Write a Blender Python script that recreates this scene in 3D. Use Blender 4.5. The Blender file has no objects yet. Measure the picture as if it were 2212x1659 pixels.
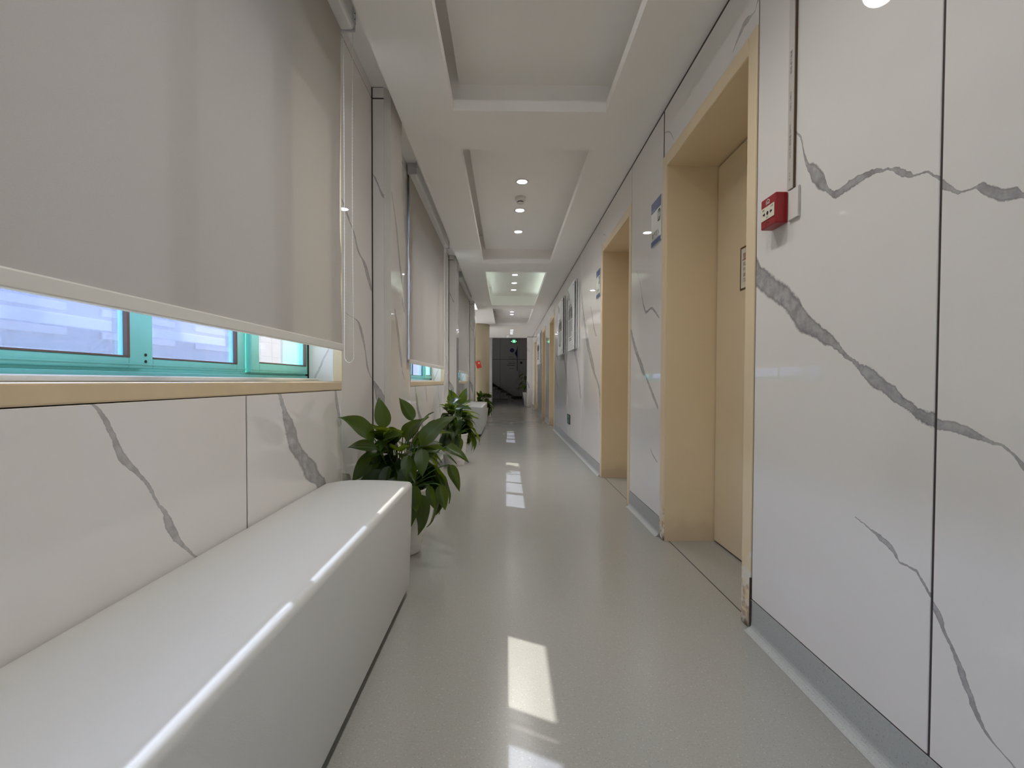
import bpy, bmesh, math, random
from mathutils import Vector, Matrix
random.seed(7)
PI = math.pi
sc = bpy.context.scene
COL = sc.collection

# ------------------------------------------------------------------ camera
cam_d = bpy.data.cameras.new('camera'); cam = bpy.data.objects.new('camera', cam_d); COL.objects.link(cam)
cam_d.sensor_fit = 'HORIZONTAL'; cam_d.sensor_width = 36.0; cam_d.lens = 36.0 * 1020 / 2212
cam_d.shift_y = 15.5 / 2212; cam_d.clip_start = 0.02; cam_d.clip_end = 200
pit, yaw, rol = math.radians(1.2), math.radians(0.661), math.radians(-0.188)
fw = Vector((math.sin(yaw) * math.cos(pit), math.cos(yaw) * math.cos(pit), -math.sin(pit)))
rt = Vector((math.cos(yaw), -math.sin(yaw), 0)); dn = fw.cross(rt)
r2 = rt * math.cos(rol) + dn * math.sin(rol); d2 = dn * math.cos(rol) - rt * math.sin(rol)
m = Matrix((r2, -d2, -fw)).transposed().to_4x4(); m.translation = Vector((0, 0, 0.96))
cam.matrix_world = m
sc.camera = cam

# ------------------------------------------------------------------ sky, sun, exposure
W = bpy.data.worlds.new('world'); sc.world = W; W.use_nodes = True
wn = W.node_tree; bgn = wn.nodes['Background']
sky = wn.nodes.new('ShaderNodeTexSky'); sky.sky_type = 'NISHITA'; sky.sun_disc = False
SUN = Vector((1.0, -0.51, -1.165)).normalized()
sky.sun_elevation = math.asin(-SUN.z); sky.sun_rotation = math.atan2(-SUN.x, -SUN.y)
sky.air_density = 1.0; sky.dust_density = 2.0; sky.ozone_density = 1.0
wn.links.new(sky.outputs[0], bgn.inputs[0]); bgn.inputs[1].default_value = 0.52
sd = bpy.data.lights.new('sun', 'SUN'); so = bpy.data.objects.new('sun', sd); COL.objects.link(so)
sd.energy = 8.8; sd.angle = math.radians(0.6); sd.color = (1.0, 0.95, 0.86)
so.rotation_euler = SUN.to_track_quat('-Z', 'Y').to_euler(); so.location = (-6, 4, 8)
LAMP = 14.0          # radiance of a downlight's diffuser
SPOT = 20.0          # watts of the beam below each downlight
SPOTCOL = (1.0, 0.955, 0.905)
vs = sc.view_settings
vs.view_transform = 'Standard'; vs.look = 'None'; vs.exposure = 1.32; vs.gamma = 1.0; vs.use_curve_mapping = False
sc.cycles.use_denoising = True
sc.cycles.max_bounces = 14; sc.cycles.diffuse_bounces = 12; sc.cycles.glossy_bounces = 5
sc.cycles.transparent_max_bounces = 12; sc.cycles.sample_clamp_indirect = 6.0

# ------------------------------------------------------------------ materials
def newmat(name):
    mt = bpy.data.materials.new(name); mt.use_nodes = True
    nt = mt.node_tree
    return mt, nt, nt.nodes['Principled BSDF']

def sc3(c):
    return (c[0], c[1], c[2], 1)

def N(nt, t, **kw):
    n = nt.nodes.new(t)
    for k, v in kw.items(): setattr(n, k, v)
    return n

def math_(nt, op, a, b=None, c=None, clamp=False):
    n = nt.nodes.new('ShaderNodeMath'); n.operation = op; n.use_clamp = clamp
    for i, v in enumerate((a, b, c)):
        if v is None: continue
        if isinstance(v, (int, float)): n.inputs[i].default_value = v
        else: nt.links.new(v, n.inputs[i])
    return n.outputs[0]

def mixc(nt, f, a, b):
    n = nt.nodes.new('ShaderNodeMix'); n.data_type = 'RGBA'
    if isinstance(f, (int, float)): n.inputs[0].default_value = f
    else: nt.links.new(f, n.inputs[0])
    for i, v in ((6, a), (7, b)):
        if isinstance(v, tuple): n.inputs[i].default_value = sc3(v)
        else: nt.links.new(v, n.inputs[i])
    return n.outputs[2]

def smooth(nt, x, lo, hi):
    n = nt.nodes.new('ShaderNodeMapRange'); n.interpolation_type = 'SMOOTHSTEP'
    nt.links.new(x, n.inputs[0]); n.inputs[1].default_value = lo; n.inputs[2].default_value = hi
    return n.outputs[0]

def noise(nt, vec, scale, detail=3, rough=0.5):
    n = nt.nodes.new('ShaderNodeTexNoise'); n.inputs['Scale'].default_value = scale
    n.inputs['Detail'].default_value = detail; n.inputs['Roughness'].default_value = rough
    if vec is not None: nt.links.new(vec, n.inputs['Vector'])
    return n.outputs[0]

def bump(nt, b, h, strength, dist):
    n = nt.nodes.new('ShaderNodeBump'); n.inputs['Strength'].default_value = strength
    n.inputs['Distance'].default_value = dist
    nt.links.new(h, n.inputs['Height']); nt.links.new(n.outputs[0], b.inputs['Normal'])

def pos(nt):
    return nt.nodes.new('ShaderNodeNewGeometry').outputs['Position']

def plain(name, col, rough=0.5, metal=0.0, vary=0.0, vscale=8, bmp=0.0, bscale=200, bdist=0.001, spec=0.5):
    mt, nt, b = newmat(name)
    b.inputs['Base Color'].default_value = sc3(col); b.inputs['Roughness'].default_value = rough
    b.inputs['Metallic'].default_value = metal; b.inputs['Specular IOR Level'].default_value = spec
    co = nt.nodes.new('ShaderNodeTexCoord').outputs['Object']
    if vary:
        f = noise(nt, co, vscale, 4)
        c = mixc(nt, f, tuple(x * (1 - vary) for x in col), tuple(min(1, x * (1 + vary)) for x in col))
        nt.links.new(c, b.inputs['Base Color'])
    if bmp:
        bump(nt, b, noise(nt, co, bscale, 2), bmp, bdist)
    return mt

def emit(name, col, strength):
    mt, nt, b = newmat(name)
    b.inputs['Base Color'].default_value = sc3(col)
    b.inputs['Emission Color'].default_value = sc3(col); b.inputs['Emission Strength'].default_value = strength
    return mt

VS = 3.0     # metres covered by the unit square of a panel's UV map

def marble(name, veins, base=(0.765, 0.747, 0.728), seed=0.0, rough=0.018):
    """glossy white porcelain slab; each vein is (axis, [(t, centre, half width)...], strength) in metres on the slab"""
    mt, nt, b = newmat(name)
    uv = N(nt, 'ShaderNodeUVMap'); uv.uv_map = 'UVMap'
    sep = N(nt, 'ShaderNodeSeparateXYZ'); nt.links.new(uv.outputs[0], sep.inputs[0])
    u = math_(nt, 'MULTIPLY', sep.outputs[0], VS); v = math_(nt, 'MULTIPLY', sep.outputs[1], VS)
    cmb = N(nt, 'ShaderNodeCombineXYZ'); nt.links.new(u, cmb.inputs[0]); nt.links.new(v, cmb.inputs[1]); cmb.inputs[2].default_value = seed
    P = cmb.outputs[0]
    n1 = math_(nt, 'SUBTRACT', noise(nt, P, 9, 6, 0.62), 0.5); n2 = math_(nt, 'SUBTRACT', noise(nt, P, 45, 5, 0.65), 0.5)
    cloud = noise(nt, P, 1.6, 4, 0.55)
    col = mixc(nt, cloud, tuple(x * 0.97 for x in base), tuple(min(1, x * 1.03) for x in base))
    grain = noise(nt, P, 22, 5, 0.7)
    fillc = mixc(nt, smooth(nt, grain, 0.3, 0.7), (0.27, 0.265, 0.275), (0.46, 0.45, 0.455))
    for axis, pts, amt in veins:
        t, c = (u, v) if axis == 'u' else (v, u)
        t0, t1 = pts[0][0], pts[-1][0]
        cs = [p[1] for p in pts]; c0, c1 = min(cs) - 0.01, max(cs) + 0.01
        wm = max(p[2] for p in pts)
        jit = math_(nt, 'ADD', math_(nt, 'MULTIPLY', n1, 0.022 + wm * 0.35), math_(nt, 'MULTIPLY', n2, 0.010 + wm * 0.22))
        tn = math_(nt, 'DIVIDE', math_(nt, 'SUBTRACT', t, t0), t1 - t0)
        outs = []
        for vals in ([((p[0] - t0) / (t1 - t0), (p[1] - c0) / (c1 - c0)) for p in pts],
                     [((p[0] - t0) / (t1 - t0), max(p[2] / wm, 0.0)) for p in pts]):
            fc = N(nt, 'ShaderNodeFloatCurve'); cu = fc.mapping.curves[0]
            cu.points[0].location = vals[0]; cu.points[1].location = vals[-1]
            for q in vals[1:-1]: cu.points.new(*q)
            for q in cu.points: q.handle_type = 'AUTO' if len(vals) < 4 else 'AUTO_CLAMPED'
            fc.mapping.update(); nt.links.new(tn, fc.inputs['Value']); outs.append(fc.outputs[0])
        ctr = math_(nt, 'MULTIPLY_ADD', outs[0], c1 - c0, c0)
        wid = math_(nt, 'MULTIPLY_ADD', outs[1], wm * 1.08, 0.0008)
        inside = math_(nt, 'MULTIPLY', math_(nt, 'GREATER_THAN', tn, 0.0), math_(nt, 'LESS_THAN', tn, 1.0))
        d = math_(nt, 'SUBTRACT', math_(nt, 'ADD', c, jit), ctr)
        r = math_(nt, 'DIVIDE', math_(nt, 'ABSOLUTE', d), wid)
        mask = math_(nt, 'MULTIPLY', math_(nt, 'SUBTRACT', 1.0, smooth(nt, r, 0.8, 1.12)), inside)
        mask = math_(nt, 'MULTIPLY', mask, amt)
        edge = math_(nt, 'MULTIPLY', smooth(nt, r, 0.55, 0.98), 0.75)
        vc = mixc(nt, edge, fillc, (0.16, 0.155, 0.165))
        col = mixc(nt, mask, col, vc)
    nt.links.new(col, b.inputs['Base Color'])
    b.inputs['Roughness'].default_value = rough; b.inputs['IOR'].default_value = 1.5
    bump(nt, b, noise(nt, P, 1.6, 2), 0.025, 0.004)
    return mt

V1D = [(-.006, 1.384, .055), (.044, 1.34, .044), (.125, 1.29, .038), (.198, 1.244, .041), (.235, 1.21, .046), (.264, 1.187, .047), (.288, 1.16, .037), (.334, 1.132, .027), (.395, 1.095, .022), (.422, 1.083, .017), (.513, 1.016, .007), (.555, .989, .014), (.588, .969, .021), (.63, .945, .018), (.673, .919, .014), (.713, .895, .013), (.775, .872, .014)]
V1S = [(.222, 1.80, .001), (.264, 1.75, .006), (.283, 1.688, .010), (.31, 1.633, .014), (.344, 1.593, .030), (.383, 1.551, .021), (.406, 1.519, .009), (.456, 1.502, .011), (.489, 1.507, .011), (.532, 1.507, .009), (.579, 1.501, .007), (.628, 1.488, .0022), (.653, 1.474, .008), (.683, 1.45, .007), (.701, 1.442, .0015), (.728, 1.44, .0025), (.75, 1.423, .003), (.775, 1.40, .009)]
V1L = [(.53, .596, .0006), (.581, .581, .0012), (.623, .568, .007), (.648, .557, .008), (.669, .536, .005), (.681, .525, .0012), (.716, .526, .0015), (.738, .511, .004), (.765, .478, .005)]
V2D = [(-.007, .869, .0115), (.033, .868, .0098), (.07, .86, .0088), (.105, .85, .0038), (.145, .836, .0024), (.181, .802, .008), (.3, .70, .010), (.5, .58, .006), (.78, .42, .003)]
V2T = [(-.01, 1.40, .0092), (.02, 1.378, .0065), (.039, 1.36, .0022), (.061, 1.356, .0012), (.082, 1.353, .0055), (.106, 1.335, .0118), (.131, 1.32, .0105), (.155, 1.313, .008), (.17, 1.305, .0048), (.4, 1.25, .01), (.78, 1.1, .004)]
V2L = [(.10, .27, .003), (.241, .175, .0034), (.261, .131, .003), (.281, .112, .0045), (.315, .092, .0065), (.34, .075, .0075), (.373, .059, .0063), (.396, .046, .0045), (.425, .025, .0042), (.448, .016, .0075), (.473, -.004, .005), (.485, -.014, .004)]
V3S = [(.149, 1.775, .0018), (.206, 1.708, .0032), (.262, 1.629, .0045), (.305, 1.532, .011), (.345, 1.474, .010), (.408, 1.432, .008), (.49, 1.444, .006), (.58, 1.417, .007), (.676, 1.356, .004)]
V3D = [(-.002, 1.36, .006), (.093, 1.243, .03), (.201, 1.144, .026), (.303, 1.062, .032), (.398, .995, .011), (.539, .892, .016), (.669, .797, .013)]
V3L = [(.517, .52, .0022), (.585, .479, .006), (.665, .453, .0022)]
VLA = [(.48, .62, .003), (.505, .595, .004), (.552, .548, .0075), (.591, .521, .0135), (.64, .498, .0062), (.676, .47, .0036), (.726, .438, .005), (.754, .413, .0078), (.787, .382, .0095), (.832, .357, .0068), (.875, .334, .006), (.907, .311, .004), (.917, .294, .002)]
VLB = [(.15, .70, .02), (.40, .63, .03), (.505, .585, .048), (.556, .502, .062), (.605, .463, .066), (.646, .407, .05), (.712, .33, .045), (.791, .29, .036), (.86, .244, .0145), (.919, .208, .0102)]
VLC = [(.739, .854, .0056), (.819, .806, .016), (.915, .768, .0103)]
VS1 = [(1.504, .519, .016), (1.597, .431, .034), (1.647, .362, .030), (1.667, .283, .020), (1.752, .197, .0097), (1.79, .127, .0137), (1.823, .072, .0218), (1.864, .009, .0041)]
VS2 = [(.969, .537, .0047), (.991, .491, .0076), (1.045, .432, .0145), (1.12, .398, .0099), (1.204, .35, .0205), (1.245, .31, .0225), (1.281, .272, .0193), (1.294, .222, .0223), (1.30, .115, .017), (1.306, .06, .0033)]
V7A = [(.45, 1.26, .01), (.846, 1.199, .030), (1.059, .889, .050), (1.221, .693, .085), (1.396, .481, .08), (1.598, .309, .045), (1.939, .06, .03), (2.109, -.009, .02)]
V7B = [(1.438, 1.009, .03), (1.497, .919, .028), (1.629, .803, .02), (1.804, .671, .016)]
V7C = [(.736, 1.282, .028), (1.018, 1.114, .04), (1.231, .926, .07), (1.415, .697, .075), (1.7, .55, .03), (1.95, .43, .01)]
M = {}
M['m1'] = marble('marble near', [('u', V1D, 1), ('u', V1S, 1), ('u', V1L, .95)])
M['m2'] = marble('marble nearest', [('u', V2D, .85), ('u', V2T, .95), ('v', V2L, .95)], seed=3)
M['m3'] = marble('marble between doors', [('u', V3S, .9), ('u', V3D, .9), ('u', V3L, .8)], seed=5)
M['m7a'] = marble('marble wide', [('v', V7A, .8), ('v', V7B, .7)], seed=8)
M['m7c'] = marble('marble wide second', [('v', V7C, .75)], seed=11)
M['mla'] = marble('marble under sill', [('v', VLA, .8)], seed=14)
M['mlb'] = marble('marble under sill far', [('v', VLB, .8), ('v', VLC, .7)], seed=17)
M['ms'] = marble('marble strip', [('v', VS1, .85), ('v', VS2, .85)], seed=20)
M['mp'] = marble('marble pier side', [('u', [(-.001, 2.215, .004), (.025, 2.17, .008), (.052, 2.10, .012), (.076, 2.07, .008)], .8), ('v', [(.70, .08, .02), (.83, .055, .03), (.90, .03, .02), (.96, .0, .006)], .8)], seed=23)
M['mpf'] = marble('marble pier front', [('v', [(1.55, .36, .02), (1.75, .24, .02), (2.0, .12, .015), (2.13, .02, .006)], .75), ('v', [(1.05, .30, .02), (1.25, .2, .03), (1.42, .1, .012)], .75)], seed=26)
M['ml1'] = marble('marble lintel', [('u', [(.02, 2.42, .001), (.10, 2.455, .004), (.16, 2.475, .012), (.22, 2.44, .004), (.30, 2.40, .001)], .0), ('v', [(2.36, .62, .001), (2.40, .47, .02), (2.43, .36, .05), (2.46, .25, .02), (2.50, .05, .01)], .0), ('u', [(.005, 2.46, .003), (.06, 2.44, .004), (.12, 2.39, .004), (.16, 2.34, .002)], .7), ('u', [(.86, 2.35, .001), (.93, 2.385, .010), (.97, 2.395, .012), (1.03, 2.385, .002), (1.06, 2.41, .005), (1.085, 2.415, .006)], .8)], seed=29)
M['ml2'] = marble('marble lintel far', [('u', [(.02, 2.5, .001), (.06, 2.42, .006), (.12, 2.40, .006), (.2, 2.36, .001)], .6)], seed=32)
M['mplain'] = marble('marble plain', [('u', [(.0, 1.7, .003), (.2, 1.5, .02), (.45, 1.2, .02), (.9, .8, .008)], .5)], seed=37)
M['rev'] = marble('marble reveal', [('v', [(.95, .02, .002), (1.02, .05, .004), (1.12, .10, .002)], .5)], seed=41)

def floor_mat(name, r0, k=(1, 1, 1)):
    mt, nt, b = newmat(name)
    p = pos(nt)
    base = mixc(nt, noise(nt, p, 0.9, 3), tuple(a * b for a, b in zip((0.30, 0.298, 0.278), k)), tuple(a * b for a, b in zip((0.33, 0.328, 0.306), k)))
    sp = noise(nt, p, 190, 2, 0.7)
    base = mixc(nt, math_(nt, 'MULTIPLY', smooth(nt, sp, 0.58, 0.70), 0.60), base, (0.17, 0.165, 0.15))
    base = mixc(nt, math_(nt, 'MULTIPLY', smooth(nt, noise(nt, p, 150, 2, 0.6), 0.60, 0.72), 0.5), base, (0.52, 0.52, 0.48))
    sc_ = noise(nt, p, 5.5, 8, 0.75)
    base = mixc(nt, math_(nt, 'MULTIPLY', smooth(nt, sc_, 0.66, 0.78), 0.15), base, (0.22, 0.21, 0.19))
    nt.links.new(base, b.inputs['Base Color'])
    r = math_(nt, 'MULTIPLY_ADD', noise(nt, p, 3.0, 4), 0.10, r0)
    nt.links.new(r, b.inputs['Roughness'])
    bump(nt, b, noise(nt, p, 120, 2), 0.06, 0.0015)
    return mt
M['floor'] = floor_mat('speckled vinyl floor', 0.15); M['cove'] = floor_mat('speckled vinyl skirting', 0.6, (1.25, 1.32, 1.38))
M['paint'] = plain('white ceiling paint', (0.92, 0.905, 0.885), 0.85, vary=0.02, vscale=3, bmp=0.05, bscale=300)
M['joint'] = plain('dark joint', (0.055, 0.042, 0.04), 0.8, vary=0.2, vscale=20)
M['back'] = plain('rough plaster', (0.5, 0.48, 0.45), 0.9, vary=0.1, vscale=6)
M['steel'] = plain('grey trim strip', (0.50, 0.47, 0.44), 0.35, vary=0.05)
M['white_trim'] = plain('pale corner strip', (0.66, 0.66, 0.63), 0.25, vary=0.04)

def beige_mat(name, worn):
    mt, nt, b = newmat(name)
    p = pos(nt)
    c = mixc(nt, noise(nt, p, 4, 4), (0.72, 0.59, 0.39), (0.78, 0.645, 0.44))
    sep = N(nt, 'ShaderNodeSeparateXYZ'); nt.links.new(p, sep.inputs[0]); z = sep.outputs[2]
    if worn:
        h = math_(nt, 'ADD', z, math_(nt, 'MULTIPLY', math_(nt, 'SUBTRACT', noise(nt, p, 18, 5, 0.65), 0.5), 0.55))
        scuff = math_(nt, 'MULTIPLY', math_(nt, 'SUBTRACT', 1.0, smooth(nt, h, 0.10, 0.20)), 0.75)
        white = math_(nt, 'MULTIPLY', math_(nt, 'SUBTRACT', 1.0, smooth(nt, h, 0.20, 0.27)), smooth(nt, noise(nt, p, 24, 3), 0.47, 0.52))
        c = mixc(nt, math_(nt, 'MULTIPLY', white, 0.85), c, (0.74, 0.72, 0.66))
        c = mixc(nt, math_(nt, 'MULTIPLY', scuff, smooth(nt, noise(nt, p, 30, 4), 0.42, 0.60)), c, (0.30, 0.19, 0.13))
        h2 = math_(nt, 'ADD', z, math_(nt, 'MULTIPLY', math_(nt, 'SUBTRACT', noise(nt, p, 40, 4), 0.5), 0.08))
        c = mixc(nt, math_(nt, 'SUBTRACT', 1.0, smooth(nt, h2, 0.0, 0.035)), c, (0.10, 0.07, 0.055))
    else:
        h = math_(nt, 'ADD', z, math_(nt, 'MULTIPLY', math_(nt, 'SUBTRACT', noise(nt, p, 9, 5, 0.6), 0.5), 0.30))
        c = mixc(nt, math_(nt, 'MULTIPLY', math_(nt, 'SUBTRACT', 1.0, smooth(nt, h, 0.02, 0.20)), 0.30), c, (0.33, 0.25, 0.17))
    nt.links.new(c, b.inputs['Base Color']); b.inputs['Roughness'].default_value = 0.42
    bump(nt, b, noise(nt, p, 60, 3), 0.08, 0.002)
    return mt
M['beige'] = beige_mat('beige painted jamb', False)
M['beige_worn'] = beige_mat('beige painted casing, chipped at the foot', True)
M['beige_door'] = plain('beige door leaf', (0.71, 0.585, 0.40), 0.38, vary=0.03, vscale=4, bmp=0.05, bscale=150)
M['rot'] = plain('dark rotten wood', (0.06, 0.045, 0.035), 0.9, vary=0.5, vscale=60, bmp=0.6, bscale=70, bdist=0.01)
M['sill'] = plain('beige stone sill', (0.66, 0.53, 0.34), 0.28, vary=0.08, vscale=14, bmp=0.05, bscale=120)
M['teal'] = plain('teal window frame', (0.22, 0.64, 0.58), 0.35, vary=0.08, vscale=20)
M['gasket'] = plain('brown gasket', (0.14, 0.09, 0.07), 0.7)
M['dark'] = plain('black plastic', (0.012, 0.012, 0.013), 0.5)
M['metal'] = plain('pale anodised aluminium', (0.84, 0.84, 0.85), 0.26, metal=0.15, vary=0.03)
M['bracket'] = plain('grey bracket', (0.55, 0.56, 0.60), 0.4, metal=0.3)
M['white_plastic'] = plain('white plastic', (0.72, 0.71, 0.67), 0.35, vary=0.02)
M['grey_plastic'] = plain('off white conduit', (0.52, 0.50, 0.46), 0.45, vary=0.03)
M['chain'] = plain('white bead chain', (0.75, 0.73, 0.68), 0.4)

def glass_mat(name, tint, dust, dustcol):
    mt = bpy.data.materials.new(name); mt.use_nodes = True; nt = mt.node_tree; nt.nodes.clear()
    out = N(nt, 'ShaderNodeOutputMaterial'); tr = N(nt, 'ShaderNodeBsdfTransparent'); tr.inputs[0].default_value = sc3(tint)
    tl = N(nt, 'ShaderNodeBsdfTranslucent'); tl.inputs[0].default_value = sc3(dustcol)
    gl = N(nt, 'ShaderNodeBsdfGlossy'); gl.inputs['Roughness'].default_value = 0.03
    p = pos(nt)
    f = math_(nt, 'MULTIPLY', noise(nt, p, 160, 3, 0.7), dust * 2)
    z = N(nt, 'ShaderNodeSeparateXYZ'); nt.links.new(p, z.inputs[0])
    m1 = N(nt, 'ShaderNodeMixShader'); nt.links.new(f, m1.inputs[0]); nt.links.new(tr.outputs[0], m1.inputs[1]); nt.links.new(tl.outputs[0], m1.inputs[2])
    fr = N(nt, 'ShaderNodeFresnel'); fr.inputs[0].default_value = 1.45
    m2 = N(nt, 'ShaderNodeMixShader'); nt.links.new(math_(nt, 'MULTIPLY', fr.outputs[0], 0.6), m2.inputs[0]); nt.links.new(m1.outputs[0], m2.inputs[1]); nt.links.new(gl.outputs[0], m2.inputs[2])
    nt.links.new(m2.outputs[0], out.inputs[0])
    return mt
M['glass_blue'] = glass_mat('dusty blue window glass', (0.72, 0.78, 0.92), 0.06, (0.74, 0.80, 0.98))
M['glass'] = glass_mat('dusty clear window glass', (0.93, 0.94, 0.95), 0.05, (0.95, 0.92, 0.92))

def fabric():
    mt = bpy.data.materials.new('grey blackout fabric'); mt.use_nodes = True; nt = mt.node_tree; nt.nodes.clear()
    out = N(nt, 'ShaderNodeOutputMaterial')
    co = pos(nt)
    c = mixc(nt, noise(nt, co, 500, 1), (0.43, 0.405, 0.37), (0.485, 0.46, 0.42))
    d = N(nt, 'ShaderNodeBsdfDiffuse'); nt.links.new(c, d.inputs[0])
    t = N(nt, 'ShaderNodeBsdfTranslucent'); t.inputs[0].default_value = (0.90, 0.78, 0.62, 1)
    mx = N(nt, 'ShaderNodeMixShader'); mx.inputs[0].default_value = 0.024
    nt.links.new(d.outputs[0], mx.inputs[1]); nt.links.new(t.outputs[0], mx.inputs[2])
    bp = N(nt, 'ShaderNodeBump'); bp.inputs['Strength'].default_value = 0.15; bp.inputs['Distance'].default_value = 0.0005
    nt.links.new(noise(nt, co, 900, 1), bp.inputs['Height']); nt.links.new(bp.outputs[0], d.inputs['Normal'])
    nt.links.new(mx.outputs[0], out.inputs[0])
    return mt
M['fabric'] = fabric()
M['vinyl'] = plain('white leatherette', (0.60, 0.605, 0.59), 0.34, vary=0.02, vscale=5, bmp=0.22, bscale=420, bdist=0.0012)

def leaf_mat(name, lo, hi):
    mt, nt, b = newmat(name)
    uv = N(nt, 'ShaderNodeUVMap'); uv.uv_map = 'UVMap'
    sep = N(nt, 'ShaderNodeSeparateXYZ'); nt.links.new(uv.outputs[0], sep.inputs[0])
    a = math_(nt, 'ABSOLUTE', math_(nt, 'SUBTRACT', sep.outputs[0], 0.5))
    ph = math_(nt, 'SUBTRACT', math_(nt, 'MULTIPLY', sep.outputs[1], 60.0), math_(nt, 'MULTIPLY', a, 70.0))
    rib = math_(nt, 'MULTIPLY_ADD', math_(nt, 'SINE', ph), 0.5, 0.5)
    inf = N(nt, 'ShaderNodeObjectInfo').outputs['Random']
    c = mixc(nt, inf, lo, hi)
    c2 = mixc(nt, math_(nt, 'MULTIPLY', rib, 0.22), c, tuple(x * 0.6 for x in lo))
    c3 = mixc(nt, math_(nt, 'SUBTRACT', 1.0, smooth(nt, a, 0.008, 0.03)), c2, tuple(min(1, x * 1.8) for x in hi))
    nt.links.new(c3, b.inputs['Base Color']); b.inputs['Roughness'].default_value = 0.33
    bump(nt, b, rib, 0.25, 0.002)
    t = N(nt, 'ShaderNodeBsdfTranslucent'); t.inputs[0].default_value = (0.42, 0.60, 0.03, 1)
    mx = N(nt, 'ShaderNodeMixShader'); mx.inputs[0].default_value = 0.22
    nt.links.new(b.outputs[0], mx.inputs[1]); nt.links.new(t.outputs[0], mx.inputs[2])
    nt.links.new(mx.outputs[0], nt.nodes['Material Output'].inputs[0])
    return mt
M['leaf'] = leaf_mat('glossy green leaf', (0.006, 0.021, 0.006), (0.014, 0.043, 0.009))
M['leaf_dark'] = leaf_mat('dark leaf', (0.010, 0.020, 0.010), (0.016, 0.032, 0.014))
M['petiole'] = plain('green stalk', (0.07, 0.15, 0.035), 0.45, vary=0.2)
M['soil'] = plain('potting soil', (0.035, 0.024, 0.016), 0.95, vary=0.4, vscale=60, bmp=0.8, bscale=90, bdist=0.01)
M['pot'] = plain('white glazed pot', (0.76, 0.74, 0.71), 0.32, vary=0.02)
M['red'] = plain('red plastic', (0.30, 0.012, 0.018), 0.35, vary=0.06, vscale=30)
M['redcard'] = plain('red paper card', (0.62, 0.045, 0.02), 0.6, vary=0.1, vscale=40)
M['label'] = plain('cream label', (0.72, 0.68, 0.56), 0.5)
M['ink'] = plain('black print', (0.012, 0.012, 0.012), 0.6)
M['brownink'] = plain('brown print', (0.09, 0.05, 0.02), 0.6)
M['greyink'] = plain('grey print', (0.13, 0.13, 0.13), 0.6)
M['rust'] = plain('red print', (0.36, 0.05, 0.05), 0.6)
M['blue'] = plain('blue sign print', (0.055, 0.085, 0.24), 0.4, vary=0.05)
M['navy'] = plain('navy print', (0.012, 0.016, 0.11), 0.5)
M['sign'] = plain('pale sign board', (0.68, 0.70, 0.64), 0.3)
M['acrylic'] = plain('white acrylic', (0.82, 0.84, 0.85), 0.4)
M['photo'] = plain('dark photo print', (0.10, 0.12, 0.14), 0.35, vary=0.7, vscale=22)
M['photo2'] = plain('black photo print', (0.025, 0.025, 0.03), 0.35, vary=0.6, vscale=30)
M['skin'] = plain('pale figure print', (0.42, 0.42, 0.43), 0.4)
M['column'] = plain('beige column paint', (0.60, 0.52, 0.36), 0.5, vary=0.03)
M['stone'] = plain('grey stair stone', (0.34, 0.335, 0.32), 0.5, vary=0.15, vscale=20)
M['darkstone'] = plain('dark stone skirting', (0.035, 0.033, 0.033), 0.4)
M['hall'] = plain('grey hall wall', (0.60, 0.59, 0.585), 0.55, vary=0.03, vscale=2)
M['lamp'] = emit('lit downlight diffuser', (0.97, 0.95, 1.0), LAMP)
M['lamp_far'] = emit('weak downlight diffuser', (0.92, 0.88, 1.0), 5.0)
M['led'] = emit('lit cove strip', (0.82, 1.0, 0.90), 2.0)
M['exitgreen'] = emit('lit green exit symbol', (0.02, 0.30, 0.10), 1.1)
M['exitwhite'] = emit('lit white exit symbol', (0.7, 0.9, 0.75), 0.6)
M['dimgreen'] = plain('green photoluminescent print', (0.10, 0.26, 0.18), 0.5)
M['facade'] = plain('blue grey facade tile', (0.10, 0.115, 0.175), 0.7, vary=0.06, vscale=3)
M['facade_w'] = plain('white facade band', (0.20, 0.21, 0.255), 0.6)
M['facade_p'] = plain('pinkish facade tile', (0.26, 0.235, 0.235), 0.7, vary=0.04)
M['ground'] = plain('pale paving', (0.68, 0.665, 0.64), 0.9, vary=0.1)

# ------------------------------------------------------------------ builders
def wloc(o):
    v = Vector((0, 0, 0))
    while o is not None: v += o.location; o = o.parent
    return v

def link(name, me, parent=None, mat=None, smooth=False):
    o = bpy.data.objects.new(name, me); COL.objects.link(o)
    if parent is not None: o.parent = parent
    if mat is not None:
        me.materials.clear(); me.materials.append(mat)
    if smooth:
        for p in me.polygons: p.use_smooth = True
    return o

def fin(name, bm, mat, parent=None, smooth=False, origin=None):
    """world-space bmesh -> one object; origin is the parent's place, or the given point"""
    off = wloc(parent) if parent is not None else Vector(origin or (0, 0, 0))
    if off.length: bmesh.ops.translate(bm, verts=bm.verts, vec=-off)
    me = bpy.data.meshes.new(name); bm.normal_update(); bm.to_mesh(me); bm.free()
    o = link(name, me, parent, mat, smooth)
    if parent is None and origin is not None: o.location = origin
    return o

def bx(bm, x0, x1, y0, y1, z0, z1, bev=0.0, seg=2):
    r = bmesh.ops.create_cube(bm, size=1.0)
    vs_ = r['verts']
    for v in vs_:
        v.co = Vector(((x0 + x1) / 2 + v.co.x * (x1 - x0), (y0 + y1) / 2 + v.co.y * (y1 - y0), (z0 + z1) / 2 + v.co.z * (z1 - z0)))
    if bev:
        es = list({e for v in vs_ for e in v.link_edges})
        bmesh.ops.bevel(bm, geom=es, offset=bev, segments=seg, profile=0.5, affect='EDGES')

def box(name, x0, x1, y0, y1, z0, z1, mat, parent=None, bev=0.0, seg=2, smooth=False, origin=None):
    bm = bmesh.new(); bx(bm, x0, x1, y0, y1, z0, z1, bev, seg)
    return fin(name, bm, mat, parent, smooth, origin)

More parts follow.
